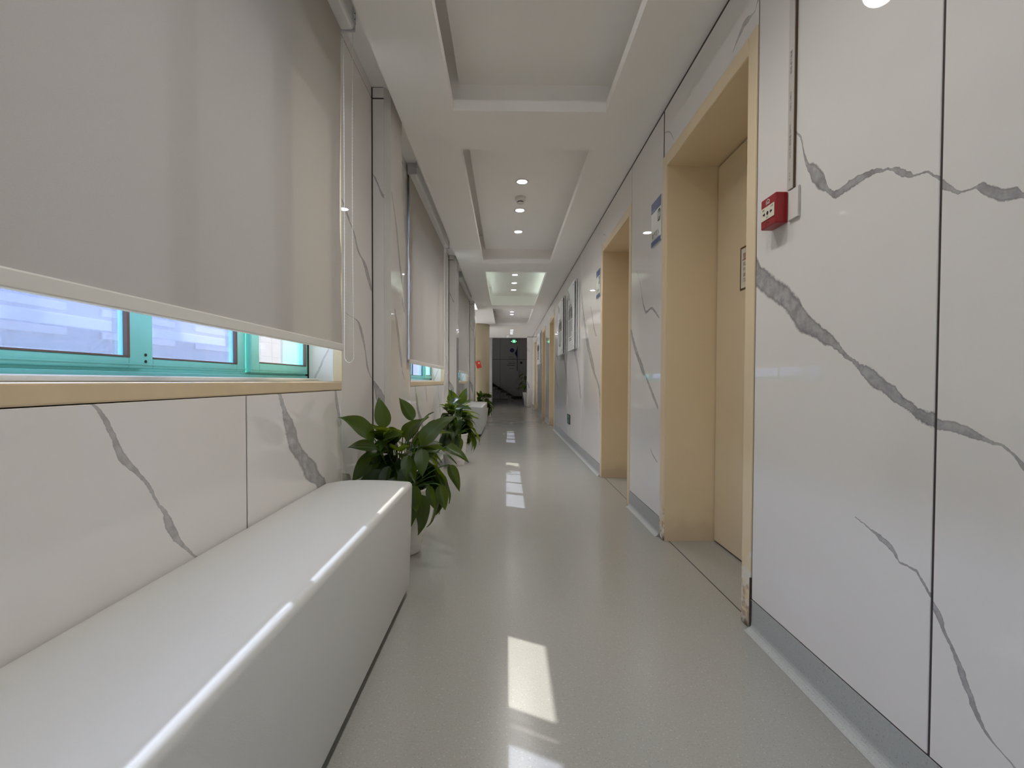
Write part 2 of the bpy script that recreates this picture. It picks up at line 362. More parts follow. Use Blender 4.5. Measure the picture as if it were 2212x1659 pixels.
def lathe(bm, prof, cx, cy, n=24, fn=None, cap=True):
    rings = []
    for r, z in prof:
        ring = []
        for k in range(n):
            a = 2 * PI * k / n
            rr = r if fn is None else fn(r, z, a)
            ring.append(bm.verts.new((cx + rr * math.cos(a), cy + rr * math.sin(a), z)))
        rings.append(ring)
    for a, b in zip(rings, rings[1:]):
        for k in range(n):
            bm.faces.new((a[k], a[(k + 1) % n], b[(k + 1) % n], b[k]))
    if cap:
        bm.faces.new(rings[0][::-1]); bm.faces.new(rings[-1])
    bmesh.ops.recalc_face_normals(bm, faces=bm.faces)

def tube(bm, pts, rad, n=6, rfn=None):
    pts = [Vector(p) for p in pts]; rings = []
    for i, p in enumerate(pts):
        d = (pts[min(i + 1, len(pts) - 1)] - pts[max(i - 1, 0)]).normalized()
        a = d.orthogonal().normalized() if i == 0 else (prev - d * prev.dot(d)).normalized()
        prev = a; b = d.cross(a)
        r = rad if rfn is None else rfn(i)
        rings.append([bm.verts.new(p + (a * math.cos(2 * PI * k / n) + b * math.sin(2 * PI * k / n)) * r) for k in range(n)])
    for A, B in zip(rings, rings[1:]):
        for k in range(n): bm.faces.new((A[k], A[(k + 1) % n], B[(k + 1) % n], B[k]))
    bm.faces.new(rings[0][::-1]); bm.faces.new(rings[-1])
    bmesh.ops.recalc_face_normals(bm, faces=bm.faces)

def thing(name, label, cat, loc, group=None):
    o = bpy.data.objects.new(name, None); COL.objects.link(o); o.location = loc; o.empty_display_size = 0.1
    return tag(o, label, cat, group)

def tag(o, label, cat, group=None):
    o['label'] = label; o['category'] = cat
    if group: o['group'] = group
    return o

def struct(o, label=None, cat=None):
    o['kind'] = 'structure'
    if label: o['label'] = label
    if cat: o['category'] = cat
    return o

def copy_tree(o, loc, label=None, name=None):
    r = o.copy(); COL.objects.link(r); r.location = loc
    if name: r.name = name
    if label: r['label'] = label
    for ch in list(o.children):
        c = ch.copy(); COL.objects.link(c); c.parent = r
        for g in list(ch.children):
            d = g.copy(); COL.objects.link(d); d.parent = c
    return r

def panel(parent, side, plane, a0, a1, z0, z1, mat, thick=0.010, name='panel', rev=False):
    """slab on a plane: side 'R' faces -X at x=plane, 'L' faces +X, 'N' faces -Y (a = X range); bevelled edges, UV in metres"""
    bm = bmesh.new()
    if side == 'R': bx(bm, plane, plane + thick, a0, a1, z0, z1, 0.0015, 1)
    elif side == 'L': bx(bm, plane - thick, plane, a0, a1, z0, z1, 0.0015, 1)
    elif side == 'N': bx(bm, a0, a1, plane, plane + thick, z0, z1, 0.0015, 1)
    elif side == 'F': bx(bm, a0, a1, plane - thick, plane, z0, z1, 0.0015, 1)
    uvl = bm.loops.layers.uv.new('UVMap')
    for f in bm.faces:
        for l in f.loops:
            c = l.vert.co
            if side == 'R': u = a1 - c.y
            elif side == 'L': u = c.y - a0
            else: u = c.x - a0
            if rev: u = (a1 - a0) - u
            l[uvl].uv = (u / VS, c.z / VS)
    return fin(name, bm, mat, parent)

GLYPH = {}
def text_bm(bm, s, size, place):
    """flat raised lettering; place(x, y) -> world point of the text plane, extruded by a hair"""
    key = (s, size)
    if key not in GLYPH:
        cu = bpy.data.curves.new('lettering', 'FONT'); cu.body = s; cu.size = size; cu.align_x = 'LEFT'; cu.resolution_u = 2
        ob = bpy.data.objects.new('lettering', cu); COL.objects.link(ob)
        dg = bpy.context.evaluated_depsgraph_get(); dg.update()
        me = bpy.data.meshes.new_from_object(ob.evaluated_get(dg))
        GLYPH[key] = ([tuple(v.co) for v in me.vertices], [tuple(p.vertices) for p in me.polygons])
        bpy.data.objects.remove(ob); bpy.data.curves.remove(cu); bpy.data.meshes.remove(me)
    vs_, fs = GLYPH[key]
    nv = [bm.verts.new(place(v[0], v[1])) for v in vs_]
    for f in fs:
        try: bm.faces.new([nv[i] for i in f])
        except ValueError: pass

# ------------------------------------------------------------------ floor and ceiling
Y0, Y1 = -4.6, 18.0
bm = bmesh.new(); bx(bm, -1.15, 1.30, Y0 - .1, Y1, -0.12, 0.0); bx(bm, -4.5, 2.2, Y1, 26.6, -0.12, 0.0)
struct(fin('floor', bm, M['floor']), 'speckled grey green vinyl floor of the corridor', 'floor')

XR, XL, XS = 0.95, -0.82, -0.675      # right wall, left wall, edge of the lowered ceiling
ZC, ZL, ZU = 2.61, 2.675, 2.83        # lowered ceiling, top of its lip, upper ceiling
RX0, RX1 = -0.33, 0.605
REC = [(-4.0, -0.75), (-0.30, 2.92), (3.40, 6.64), (7.18, 10.30), (10.80, 13.88)]
bm = bmesh.new()
bx(bm, XS, RX0, Y0, 15.0, ZC, ZL); bx(bm, RX1, XR + .02, Y0, 15.0, ZC, ZL)
edges = [Y0] + [v for r in REC for v in r] + [15.0]
for i in range(0, len(edges), 2): bx(bm, RX0, RX1, edges[i], edges[i + 1], ZC, ZL)
bx(bm, -4.5, XR + .02, 15.0, Y1, ZC, ZL)
bx(bm, -4.5, XS, 10.95, 15.0, ZC, ZL)
bx(bm, XS, XS + .012, Y0, 15.0, ZL, ZU)                       # boards closing the pocket and the coves
bx(bm, XR - .01, XR + .02, Y0, 15.0, ZL, ZU)
for i in range(0, len(edges), 2):
    a, b_ = edges[i] + (0.10 if i else 0), edges[i + 1] - (0.10 if i + 2 < len(edges) else 0)
    if b_ - a > 0.06: bx(bm, XS + .012, XR - .01, a, b_, ZL, ZU); bx(bm, XS + .012, RX0 + .078, a, b_, ZU, 3.02)
bx(bm, RX0 + .026, XR + .05, Y0, 15.0, ZU, ZU + .02)
bx(bm, XS, RX0 + .09, Y0, 15.0, 3.02, 3.05); bx(bm, RX0 + .078, RX0 + .09, Y0, 15.0, ZU + .02, 3.02); bx(bm, XS, XS + .012, Y0, 15.0, ZU, 3.02)   # dark slot beside the upper board
bx(bm, XL - .3, XS, Y0, 10.95, 2.735, 2.79)                     # ceiling of the blind pocket
ceil = struct(fin('ceiling', bm, M['paint']), 'white painted ceiling with sunken rectangular coves', 'ceiling')

# ------------------------------------------------------------------ right wall
DOORS = [(1.805, 2.894), (3.61, 4.761), (9.40, 10.50), (11.50, 12.62), (15.0, 16.1)]   # outer edges of the casings
bm = bmesh.new()
cuts = [Y0] + [v for d in DOORS for v in (d[0] + .06, d[1] - .06)] + [17.5]
for i in range(0, len(cuts), 2): bx(bm, XR + .003, XR + .08, cuts[i], cuts[i + 1], 0, 2.70)
for d in DOORS: bx(bm, XR + .003, XR + .08, d[0] + .06, d[1] - .06, 2.26, 2.70)
wr = struct(fin('wall_right', bm, M['joint']), 'right corridor wall of glossy white marble slabs', 'wall')
PZ0, PZ1 = 0.122, 2.593
g = 0.0035
seq = [(-4.6, -3.39), (-3.39, -2.60), (-2.60, -1.83), (-1.83, -1.06), (-1.06, -.29), (-.29, .258), (.258, 1.034)]
for i, (a, b_) in enumerate(seq): panel(wr, 'R', XR, a + g, b_ - g, PZ0, PZ1, M['m2' if i % 2 == 0 else 'm1'])
panel(wr, 'R', XR, 1.034 + g, 1.802 - .004, PZ0, PZ1, M['m1'])
panel(wr, 'R', XR, 1.802 + .004, 2.875 - g, 2.300, PZ1, M['ml1'])
panel(wr, 'R', XR, 2.894, 3.618 - g, PZ0, PZ1, M['m3'])
panel(wr, 'R', XR, 3.618 + g, 4.761 - g, 2.300, PZ1, M['ml2'])
for i, (a, b_) in enumerate(((4.761, 6.014), (6.014, 7.313), (7.313, 8.60))):
    panel(wr, 'R', XR, a + g * .7, b_ - g * .7, PZ0, PZ1, M[('m7a', 'm7c', 'm7c')[i]])
panel(wr, 'R', XR, 8.60 + g, 9.40, PZ0, PZ1, M['m3'])
panel(wr, 'R', XR, 9.40 + g, 10.50 - g, 2.300, PZ1, M['ml2'])
panel(wr, 'R', XR, 10.50, 11.50, PZ0, PZ1, M['mplain'])
panel(wr, 'R', XR, 11.50 + g, 12.62 - g, 2.300, PZ1, M['ml2'])
panel(wr, 'R', XR, 12.62, 13.85 - g, PZ0, PZ1, M['m7c']); panel(wr, 'R', XR, 13.85 + g, 15.0, PZ0, PZ1, M['mplain'])
panel(wr, 'R', XR, 15.0 + g, 16.1 - g, 2.300, PZ1, M['ml2'])
panel(wr, 'R', XR, 16.1, 17.5, PZ0, PZ1, M['mplain'])

def cove(bm, a, b_, xw, sgn, h=0.118, r=0.03):
    """coved vinyl skirting along Y, wall face at xw, room on the sgn side"""
    pf = [(xw, h), (xw + sgn * .004, h), (xw + sgn * .005, r)]
    for k in range(1, 6):
        t = k / 5 * PI / 2
        pf.append((xw + sgn * (.005 + r * .9 * (1 - math.cos(t))), r * (1 - math.sin(t)) + .0008))
    pf.append((xw, .0008))
    v0 = [bm.verts.new((x, a, z)) for x, z in pf]; v1 = [bm.verts.new((x, b_, z)) for x, z in pf]
    n = len(pf)
    for k in range(n): bm.faces.new((v0[k], v0[(k + 1) % n], v1[(k + 1) % n], v1[k]))
    bm.faces.new(v0); bm.faces.new(v1[::-1])
bm = bmesh.new()
for a, b_ in ((Y0, 1.80), (2.90, 3.605), (4.766, 9.395), (10.505, 11.495), (12.625, 14.995), (16.105, 17.5)): cove(bm, a, b_, XR + .0028, -1)
bmesh.ops.recalc_face_normals(bm, faces=bm.faces)
struct(fin('baseboard_right', bm, M['cove']), 'coved grey vinyl skirting under the right wall', 'baseboard')

for i, (a, b_) in enumerate(DOORS):
    cw = 0.07; ci, co_ = a + cw, b_ - cw * 1.1
    zt = 2.24
    bm = bmesh.new()
    bx(bm, XR + .004, 1.266, ci - .03, ci, 0, zt); bx(bm, XR + .004, 1.266, co_, co_ + .03, 0, zt); bx(bm, XR + .004, 1.266, ci - .03, co_ + .03, zt, zt + .03)
    dr = struct(fin('door_%d' % (i + 1), bm, M['beige']), ['nearest beige doorway on the right wall, chipped casing foot', 'second beige doorway on the right wall', 'third doorway on the right, beyond the wall boards', 'fourth doorway on the right, far down the corridor', 'last doorway on the right, in the dark'][i], 'door')
    # casing: three mitred boards standing proud of the slabs
    x0 = XR - .004
    box('casing', x0, XR + .020, a, ci - .002, 0, 2.315, M['beige_worn' if i == 0 else 'beige'], dr, .004, 2)
    box('casing', x0, XR + .020, co_ + .002, b_, 0, 2.315, M['beige_worn' if i == 0 else 'beige'], dr, .004, 2)
    box('casing', x0, XR + .020, ci - .0015, co_ + .0015, zt + .002, 2.3145, M['beige'], dr, .004, 2)
    box('door_leaf', 1.252, 1.264, ci + .007, co_ - .007, .009, zt - .009, M['beige_door'], dr, .002, 1)
    bm = bmesh.new(); bx(bm, 1.2655, 1.30, ci - .03, co_ + .03, 0, zt + .03); fin('shadow_gap', bm, M['joint'], dr)
    bm = bmesh.new(); bx(bm, XR + .030, XR + .0345, ci, co_, 0.0004, .0012); fin('threshold_seam', bm, M['joint'], dr)
    if i == 0:
        bm = bmesh.new(); bx(bm, XR - .008, XR + .012, a - .010, a - .0006, 0.0, .119, .002, 1); bx(bm, XR - .006, XR + .004, a - .003, a - .0006, .119, .20, .001, 1)
        for v in bm.verts: v.co += Vector((random.uniform(-.002, .002), random.uniform(-.0015, 0.0), random.uniform(-.004, .004) if v.co.z > .02 else 0))
        fin('rotten_edge', bm, M['rot'], dr)
        for o_ in list(dr.children):
            if o_.name.startswith('rotten'): o_['label'] = 'dark rotten wood at the foot of the casing'

# end of the right wall: a projecting marble pier
bm = bmesh.new(); bx(bm, .765, 1.15, 17.5105, 17.85, 0, ZC - .004); bx(bm, .96, 1.15, 17.49, 17.90, 0, 2.70)
t5 = struct(fin('trim_5', bm, M['joint']), 'projecting marble pier at the far right end', 'pier')
panel(t5, 'N', 17.50, .755, 1.0, .01, PZ1, M['mp']); panel(t5, 'R', .755, 17.51, 17.85, .01, PZ1, M['mplain'])

# ------------------------------------------------------------------ left wall
XF = -0.975                                     # inner face of the window frames
WIN = [(0.15, 2.357, [(.21, .66, 'b'), (.76, 1.246, 'b'), (1.343, 1.754, 'b'), (1.877, 2.306, 'c')]),
       (4.03, 6.17, [(4.10, 4.53, 'b'), (4.60, 4.98, 'b'), (5.02, 5.60, 'b'), (5.72, 6.10, 'c')]),
       (7.83, 9.93, [(7.90, 8.33, 'b'), (8.42, 8.80, 'b'), (8.86, 9.38, 'b'), (9.50, 9.85, 'c')]),
       (-3.66, -1.46, [(-3.6, -3.15, 'c'), (-3.03, -2.58, 'c'), (-2.48, -2.05, 'c'), (-1.95, -1.51, 'c')])]
PIER = [(-.90, -.52), (2.90, 3.28), (6.70, 7.08), (10.50, 10.88)]
SZ, WT = 0.955, 2.52                            # sill top, head of the openings
bm = bmesh.new()
cuts = sorted([v for w in WIN for v in w[:2]])
ylist = [Y0] + cuts + [11.0]
for i in range(0, len(ylist), 2): bx(bm, -1.12, XL - .003, ylist[i], ylist[i + 1], 0, 2.735)
for w in WIN:
    bx(bm, -1.12, XL - .003, w[0], w[1], 0, SZ - .045); bx(bm, -1.12, XL - .003, w[0], w[1], WT, 2.735)
wl = struct(fin('wall_left', bm, M['joint']), 'left corridor wall of marble slabs around the windows', 'wall')
for i, w in enumerate(WIN):
    k = ('mla', 'mlb') if i == 0 else ('mlb', 'mla')
    mid = w[1] - .859
    panel(wl, 'L', XL, w[0] + g - (0.0 if i else 0), mid - g, PZ0, .912, M[k[0]]) if i else panel(wl, 'L', XL, .64, mid - g, PZ0, .912, M['mla'])
    if i == 0: panel(wl, 'L', XL, w[0], .64 - 2 * g, PZ0, .912, M['mplain'])
    panel(wl, 'L', XL, mid + g, w[1] - g, PZ0, .912, M[k[1]])
    panel(wl, 'L', XL, w[0] + g, w[1] - g, WT + .01, 2.664, M['mplain'])
    panel(wl, 'L', XL, w[0] + g, w[1] - g, 2.672, 2.732, M['mplain'])
strips = [(2.357, 2.897), (3.283, 4.03), (6.17, 6.697), (7.083, 7.83), (9.93, 10.497), (-1.46, -.903), (-.517, .15), (-4.6, -3.66), (10.883, 11.0)]
for a, b_ in strips:
    panel(wl, 'L', XL, a + .002, b_ - .004, PZ0, 2.664, M['ms'])
    panel(wl, 'L', XL, a + .002, b_ - .004, 2.672, 2.732, M['mplain'])
    # rendered reveals towards the glass are built with the windows
bm = bmesh.new()
for a, b_ in ((Y0, -.905), (-.515, 2.895), (3.285, 6.695), (7.085, 10.495)): cove(bm, a, b_, XL - .0028, 1)
bmesh.ops.recalc_face_normals(bm, faces=bm.faces)
struct(fin('baseboard_left', bm, M['cove']), 'coved grey vinyl skirting under the windows', 'baseboard')

for i, (a, b_) in enumerate(PIER):
    bm = bmesh.new(); bx(bm, XL - .008, -.752, a + .003, b_ - .003, 0, 2.735); bx(bm, -.752, -.718, a + .040, b_ - .040, 0, 2.735)
    tr = struct(fin('trim_%d' % (i + 1), bm, M['joint']), ['marble pilaster behind the camera', 'marble pilaster between the first and second blinds', 'marble pilaster between the second and third blinds', 'marble pilaster beyond the third blind'][i], 'pilaster')
    panel(tr, 'N', a, XL + .004, -.748, .004, 2.664, M['mp']); panel(tr, 'N', a, XL + .004, -.748, 2.672, 2.732, M['mplain'])
    panel(tr, 'F', b_, XL + .004, -.748, .004, 2.732, M['mp'])
    panel(tr, 'L', -.715, a + .034, b_ - .034, .004, 2.732, M['mpf'])
    for ya, s in ((a, 1), (b_, -1)):            # pale chamfer strip on each corner
        bm = bmesh.new()
        p = [(-.747, ya), (-.7155, ya + s * .033), (-.722, ya + s * .037), (-.750, ya + s * .009)]
        lo = [bm.verts.new((x, y, .003)) for x, y in p]; hi = [bm.verts.new((x, y, 2.733)) for x, y in p]
        for k in range(4): bm.faces.new((lo[k], lo[(k + 1) % 4], hi[(k + 1) % 4], hi[k]))
        bm.faces.new(lo[::-1]); bm.faces.new(hi); bmesh.ops.recalc_face_normals(bm, faces=bm.faces)
        fin('corner_strip', bm, M['white_trim'], tr)

# ------------------------------------------------------------------ windows
def window(i, y0, y1, panes):
    bm = bmesh.new(); zf0 = SZ + .002
    # outer frame with a stepped bottom track
    bx(bm, -1.09, XF - .012, y0 + .002, y1 - .002, zf0, zf0 + .026, .002, 1)
    bx(bm, -1.09, XF - .022, y0 + .002, y1 - .002, zf0 + .026, zf0 + .034, .001, 1)
    bx(bm, -1.09, XF - .012, y0 + .002, y1 - .002, WT - .05, WT - .002, .002, 1)
    bx(bm, -1.09, XF - .012, y0 + .002, y0 + .045, zf0 + .034, WT - .05, .002, 1); bx(bm, -1.09, XF - .012, y1 - .04, y1 - .002, zf0 + .034, WT - .05, .002, 1)
    w = struct(fin('window_%d' % (i + 1), bm, M['teal']), ['nearest teal framed sliding window under the first blind', 'teal framed window under the second blind', 'far teal framed window under the third blind', 'teal framed window behind the camera'][i], 'window')
    n = len(panes)
    for k, (a, b_, kind) in enumerate(panes):
        l = (y0 + .045) if k == 0 else (panes[k - 1][1] + a) / 2 + .0015
        r = (y1 - .040) if k == n - 1 else (b_ + panes[k + 1][0]) / 2 - .0015
        xf = XF if kind == 'c' else XF - (.020 if k % 2 == 0 else .012)
        zb = SZ + .036; zg = SZ + (.075 if kind == 'c' else .066); zt = WT - .052
        bm = bmesh.new()
        bx(bm, xf - .03, xf, l, a, zb, zt, .003, 1); bx(bm, xf - .03, xf, b_, r, zb, zt, .003, 1)
        bx(bm, xf - .03, xf, a - .003, b_ + .003, zb, zg, .003, 1); bx(bm, xf - .03, xf, a - .003, b_ + .003, zt - .04, zt, .003, 1)
        bx(bm, xf, xf + .004, l + .003, r - .003, zb + .010, zb + .013)          # raised rib along the bottom rail
        s = fin('sash', bm, M['teal'], w)
        bm = bmesh.new(); bx(bm, xf - .018, xf - .014, a - .004, b_ + .004, zg - .004, zt - .036)
        fin('pane', bm, M['glass' if kind == 'c' else 'glass_blue'], s)
        bm = bmesh.new(); bx(bm, xf - .010, xf + .0015, b_ - .006, b_ + .003, zg - .002, zt - .04); bx(bm, xf - .0105, xf + .001, a, b_, zg - .001, zg + .003)
        fin('gasket', bm, M['gasket'], s)
        if kind == 'b':
            for dz in (.012, .030):
                bm = bmesh.new()
                rr = bmesh.ops.create_cone(bm, cap_ends=True, segments=10, radius1=.0042, radius2=.0042, depth=.002)
                bmesh.ops.rotate(bm, verts=rr['verts'], cent=(0, 0, 0), matrix=Matrix.Rotation(PI / 2, 3, 'Y'))
                bmesh.ops.translate(bm, verts=rr['verts'], vec=(xf + .0008, l + .018, zb + .008 + dz))
                fin('screw', bm, M['dark'], s)
    # stone sill, chipped along its lower front edge
    bm = bmesh.new(); bx(bm, -1.10, XL + .002, y0 + .004, y1 + .002, SZ - .041, SZ, .004, 2)
    fin('window_sill', bm, M['sill'], w)
    box('sub_sill', XF - .010, XF + .045, y0 + .008, y1 - .008, SZ + .0003, SZ + .016, M['white_plastic'], w, .003, 1)
    # reveals: marble cheeks with a beige edge strip
    for yy, s in ((y1, -1), (y0, 1)):
        a, b_ = sorted((yy - .0005 * 0, yy + s * .006))
        panel(w, 'N' if s < 0 else 'F', a if s < 0 else b_, XF - .004, XL - .038, SZ + .001, WT, M['rev'], thick=.006, name='reveal_slab')
        box('edge_strip', XL - .038, XL + .004, a, b_, SZ + .001, WT, M['sill'], w, .001, 1)
    return w
for i, w in enumerate(WIN): window(i, *w)

# ------------------------------------------------------------------ far end, column, stair hall
bm = bmesh.new()
bx(bm, -4.6, -4.5, 11.0, 26.6, 0, 4.2); bx(bm, -4.6, XL - .01, 10.9, 11.0, 0, 4.2)
bx(bm, .95, 1.9, 17.86, 18.0, 0, 4.2); bx(bm, 1.9, 2.0, 17.86, 26.6, 0, 4.2)
bx(bm, -1.15, 1.35, Y0 - .1, Y0, 0, 2.9)
struct(fin('wall_side', bm, M['hall']), 'grey plaster walls closing the stair hall', 'wall')
bm = bmesh.new(); bx(bm, -4.6, 2.0, 26.02, 26.3, 0, 4.2)
wf = struct(fin('wall_far', bm, M['joint']), 'dark end wall of the stair hall behind the stairs', 'wall')
for a, b_ in ((-4.5, -3.2), (-3.2, -1.75), (-1.75, -.35), (-.35, .685), (.685, 1.9)):
    for z0, z1 in ((.0, 2.16), (2.17, 3.35)):
        panel(wf, 'N', 26.01, a + .006, b_ - .006, z0 + .004, z1 - .004, M['hall'])
bm = bmesh.new(); bx(bm, -4.6, 2.0, Y1 + .02, 26.6, 3.36, 3.5); bx(bm, -4.6, 2.0, Y1, Y1 + .06, ZL, 3.5)
struct(fin('ceiling_hall', bm, M['hall']), 'dark ceiling of the stair hall', 'ceiling')
bm = bmesh.new(); lathe(bm, [(.40, 0), (.40, 2.0), (.40, ZC + .03)], -.905, 13.9, 48)
struct(fin('trim_6', bm, M['column'], smooth=False), 'round beige column beyond the last window', 'column')
for p in bpy.data.objects['trim_6'].data.polygons: p.use_smooth = len(p.vertices) == 4
bm = bmesh.new(); bx(bm, -1.3, -.60, 19.6, 19.9, 0, 3.36)
struct(fin('trim_7', bm, M['hall']), 'grey pier behind the beige column', 'pier')
# stairs rising to the left along the end wall
st = struct(thing('stairs', 'dim stone stairs rising leftwards along the end wall', 'stairs', (.30, 25.3, 0)))
for k in range(10):
    x1 = .35 - .28 * k; z1 = .165 * (k + 1)
    o = box('stair_step', x1 - .28, x1, 24.4, 26.0, 0.0 if k == 0 else .165 * k, z1, M['stone'], st, .004, 1)
    box('nosing', x1 - .10, x1 + .012, 24.385, 26.0, z1 - .11, z1 + .004, M['darkstone'], o, .003, 1)
bm = bmesh.new()                                  # dark skirting that follows the flight, then runs level
pts = [(.86, .0), (.86, .14), (.42, .14), (-2.5, 1.90), (-2.5, 1.70), (.40, .0)]
f0 = [bm.verts.new((x, 25.985, z)) for x, z in pts]; f1 = [bm.verts.new((x, 26.008, z)) for x, z in pts]
for k in range(6): bm.faces.new((f0[k], f0[(k + 1) % 6], f1[(k + 1) % 6], f1[k]))
bm.faces.new(f0); bm.faces.new(f1[::-1]); bmesh.ops.recalc_face_normals(bm, faces=bm.faces)
struct(fin('baseboard_far', bm, M['darkstone']), 'dark stone skirting climbing beside the stairs', 'baseboard')

# ------------------------------------------------------------------ outside
bm = bmesh.new(); bx(bm, -60, -1.2, -40, 60, -1.2, -1.0)
struct(fin('ground_outside', bm, M['ground']), 'pale paving outside the windows', 'ground')
bm = bmesh.new(); bx(bm, -9.0, -8.6, -30, 16.3, -1.0, 2.8)
fc = struct(fin('wall_outside', bm, M['facade']), 'blue grey wall of the neighbouring building outside', 'wall')
for z in (.45, .95, 1.38, 1.82, 2.3):
    for y in range(4, 15, 3): box('louvre', -8.6, -8.54, y + .1, y + 2.3, z, z + .16, M['facade_w'], fc, .01, 1)
bm = bmesh.new(); bx(bm, -8.9, -8.5, 16.32, 60, -1.0, 2.8)
fp = struct(fin('wall_outside_tiled', bm, M['facade_p']), 'pinkish tiled wall seen through the clear pane', 'wall')
for k in range(10):
    for z in (.55, 1.05, 1.55, 2.05, 2.55): box('facade_tile', -8.5, -8.48, 16.40 + k * .8, 17.17 + k * .8, z - .24, z + .24, M['facade_p'], fp, .01, 1)

# ------------------------------------------------------------------ roller blinds
XB = -0.800
def blind(y0, y1, label, seed, zb=1.105, bow=.012):
    rnd = random.Random(seed)
    t = thing('roller_blind', label, 'blind', (XB, y1, zb), 'grey roller blinds over the windows')
    zt = 2.66
    ny, nz = 40, 36; bm = bmesh.new(); grid = []
    for j in range(nz + 1):
        w = j / nz; z = zb + .03 + (zt - zb - .03) * w; row = []
        env = math.sin(PI * min(1, w * 1.15)) if w < .87 else max(0, math.sin(PI * min(1, w * 1.15)))
        for k in range(ny + 1):
            s = k / ny; s = 0.5 - 0.5 * math.cos(PI * s)
            ya = y0 + .012 * env; yb = y1 - bow * max(0, math.sin(PI * w)) ** 1.0
            y = ya + (yb - ya) * s
            e = max(0, 1 - (y1 - y) / .16); e0 = max(0, 1 - (y - y0) / .10)
            x = XB + .016 * math.sin((y - y1) * 26 + w * 1.2) * e * env + .010 * e0 * env * math.sin(w * 15 + seed)
            x += .018 * max(0, e - .55) * math.exp(-((w - .27) / .05) ** 2) + .003 * math.sin(y * 5 + seed) * env
            row.append(bm.verts.new((x, y, z)))
        grid.append(row)
    for a, b_ in zip(grid, grid[1:]):
        for k in range(ny): bm.faces.new((a[k], a[k + 1], b_[k + 1], b_[k]))
    fin('fabric', bm, M['fabric'], t, True)
    box('bottom_bar', XB - .009, XB + .009, y0, y1 + .004, zb, zb + .034, M['white_plastic'], t, .004, 2)
    o = t.children[-1]
    # headrail: half-round aluminium case
    bm = bmesh.new(); prof = [(-.010, 2.648), (.046, 2.648), (.056, 2.652), (.062, 2.662), (.064, 2.68), (.064, 2.731), (-.010, 2.731)]
    A = [bm.verts.new((XB + x, y0 - .01, z)) for x, z in prof]; B = [bm.verts.new((XB + x, y1 + .002, z)) for x, z in prof]; n = len(prof)
    for k in range(n): bm.faces.new((A[k], A[(k + 1) % n], B[(k + 1) % n], B[k]))
    bm.faces.new(A[::-1]); bm.faces.new(B); bmesh.ops.recalc_face_normals(bm, faces=bm.faces)
    fin('headrail', bm, M['metal'], t)
    for yy in (y0 - .016, y1 + .002):
        bm = bmesh.new(); bx(bm, XB - .012, XB + .066, yy, yy + .012, 2.640, 2.7345, .003, 1); bx(bm, XB + .0645, XB + .0675, yy - .03, yy + .012, 2.675, 2.7345, .001, 1)
        br = fin('bracket', bm, M['bracket'], t)
        for dz in (2.69, 2.718):
            bm = bmesh.new()
            rr = bmesh.ops.create_cone(bm, cap_ends=True, segments=8, radius1=.003, radius2=.003, depth=.002)
            bmesh.ops.rotate(bm, verts=rr['verts'], cent=(0, 0, 0), matrix=Matrix.Rotation(PI / 2, 3, 'Y'))
            bmesh.ops.translate(bm, verts=rr['verts'], vec=(XB + .0682, yy - .008, dz))
            fin('screw', bm, M['dark'], br)
    # bead chain loop
    zc = 1.05; xa, xb_ = XB + .000, XB + .046; yy = y1 + .03
    pts = []; L = 2.65 - (zc + .03); nb = int(L / .008)
    for k in range(nb): pts.append((xb_ - .004 * math.sin(PI * k / nb), yy, 2.65 - L * k / nb))
    for k in range(1, 16): a = PI * k / 16; pts.append(((xa + xb_) / 2 + (xb_ - xa) / 2 * math.cos(a), yy, zc + .03 - .03 * math.sin(a)))
    for k in range(nb + 1): pts.append((xa + .003 * math.sin(PI * k / nb), yy, zc + .03 + L * k / nb))
    bm = bmesh.new(); tube(bm, pts, .0015, 5, lambda i_: .0022 if i_ % 2 else .0010)
    fin('bead_chain', bm, M['chain'], t)
    return t
blind(.10, 2.312, 'nearest large grey roller blind with its chain on the right edge', 1, bow=.024)
blind(3.90, 6.04, 'second grey roller blind, hanging behind the nearest pilaster', 2)
blind(7.70, 9.80, 'third and farthest grey roller blind, near the beige column', 3)

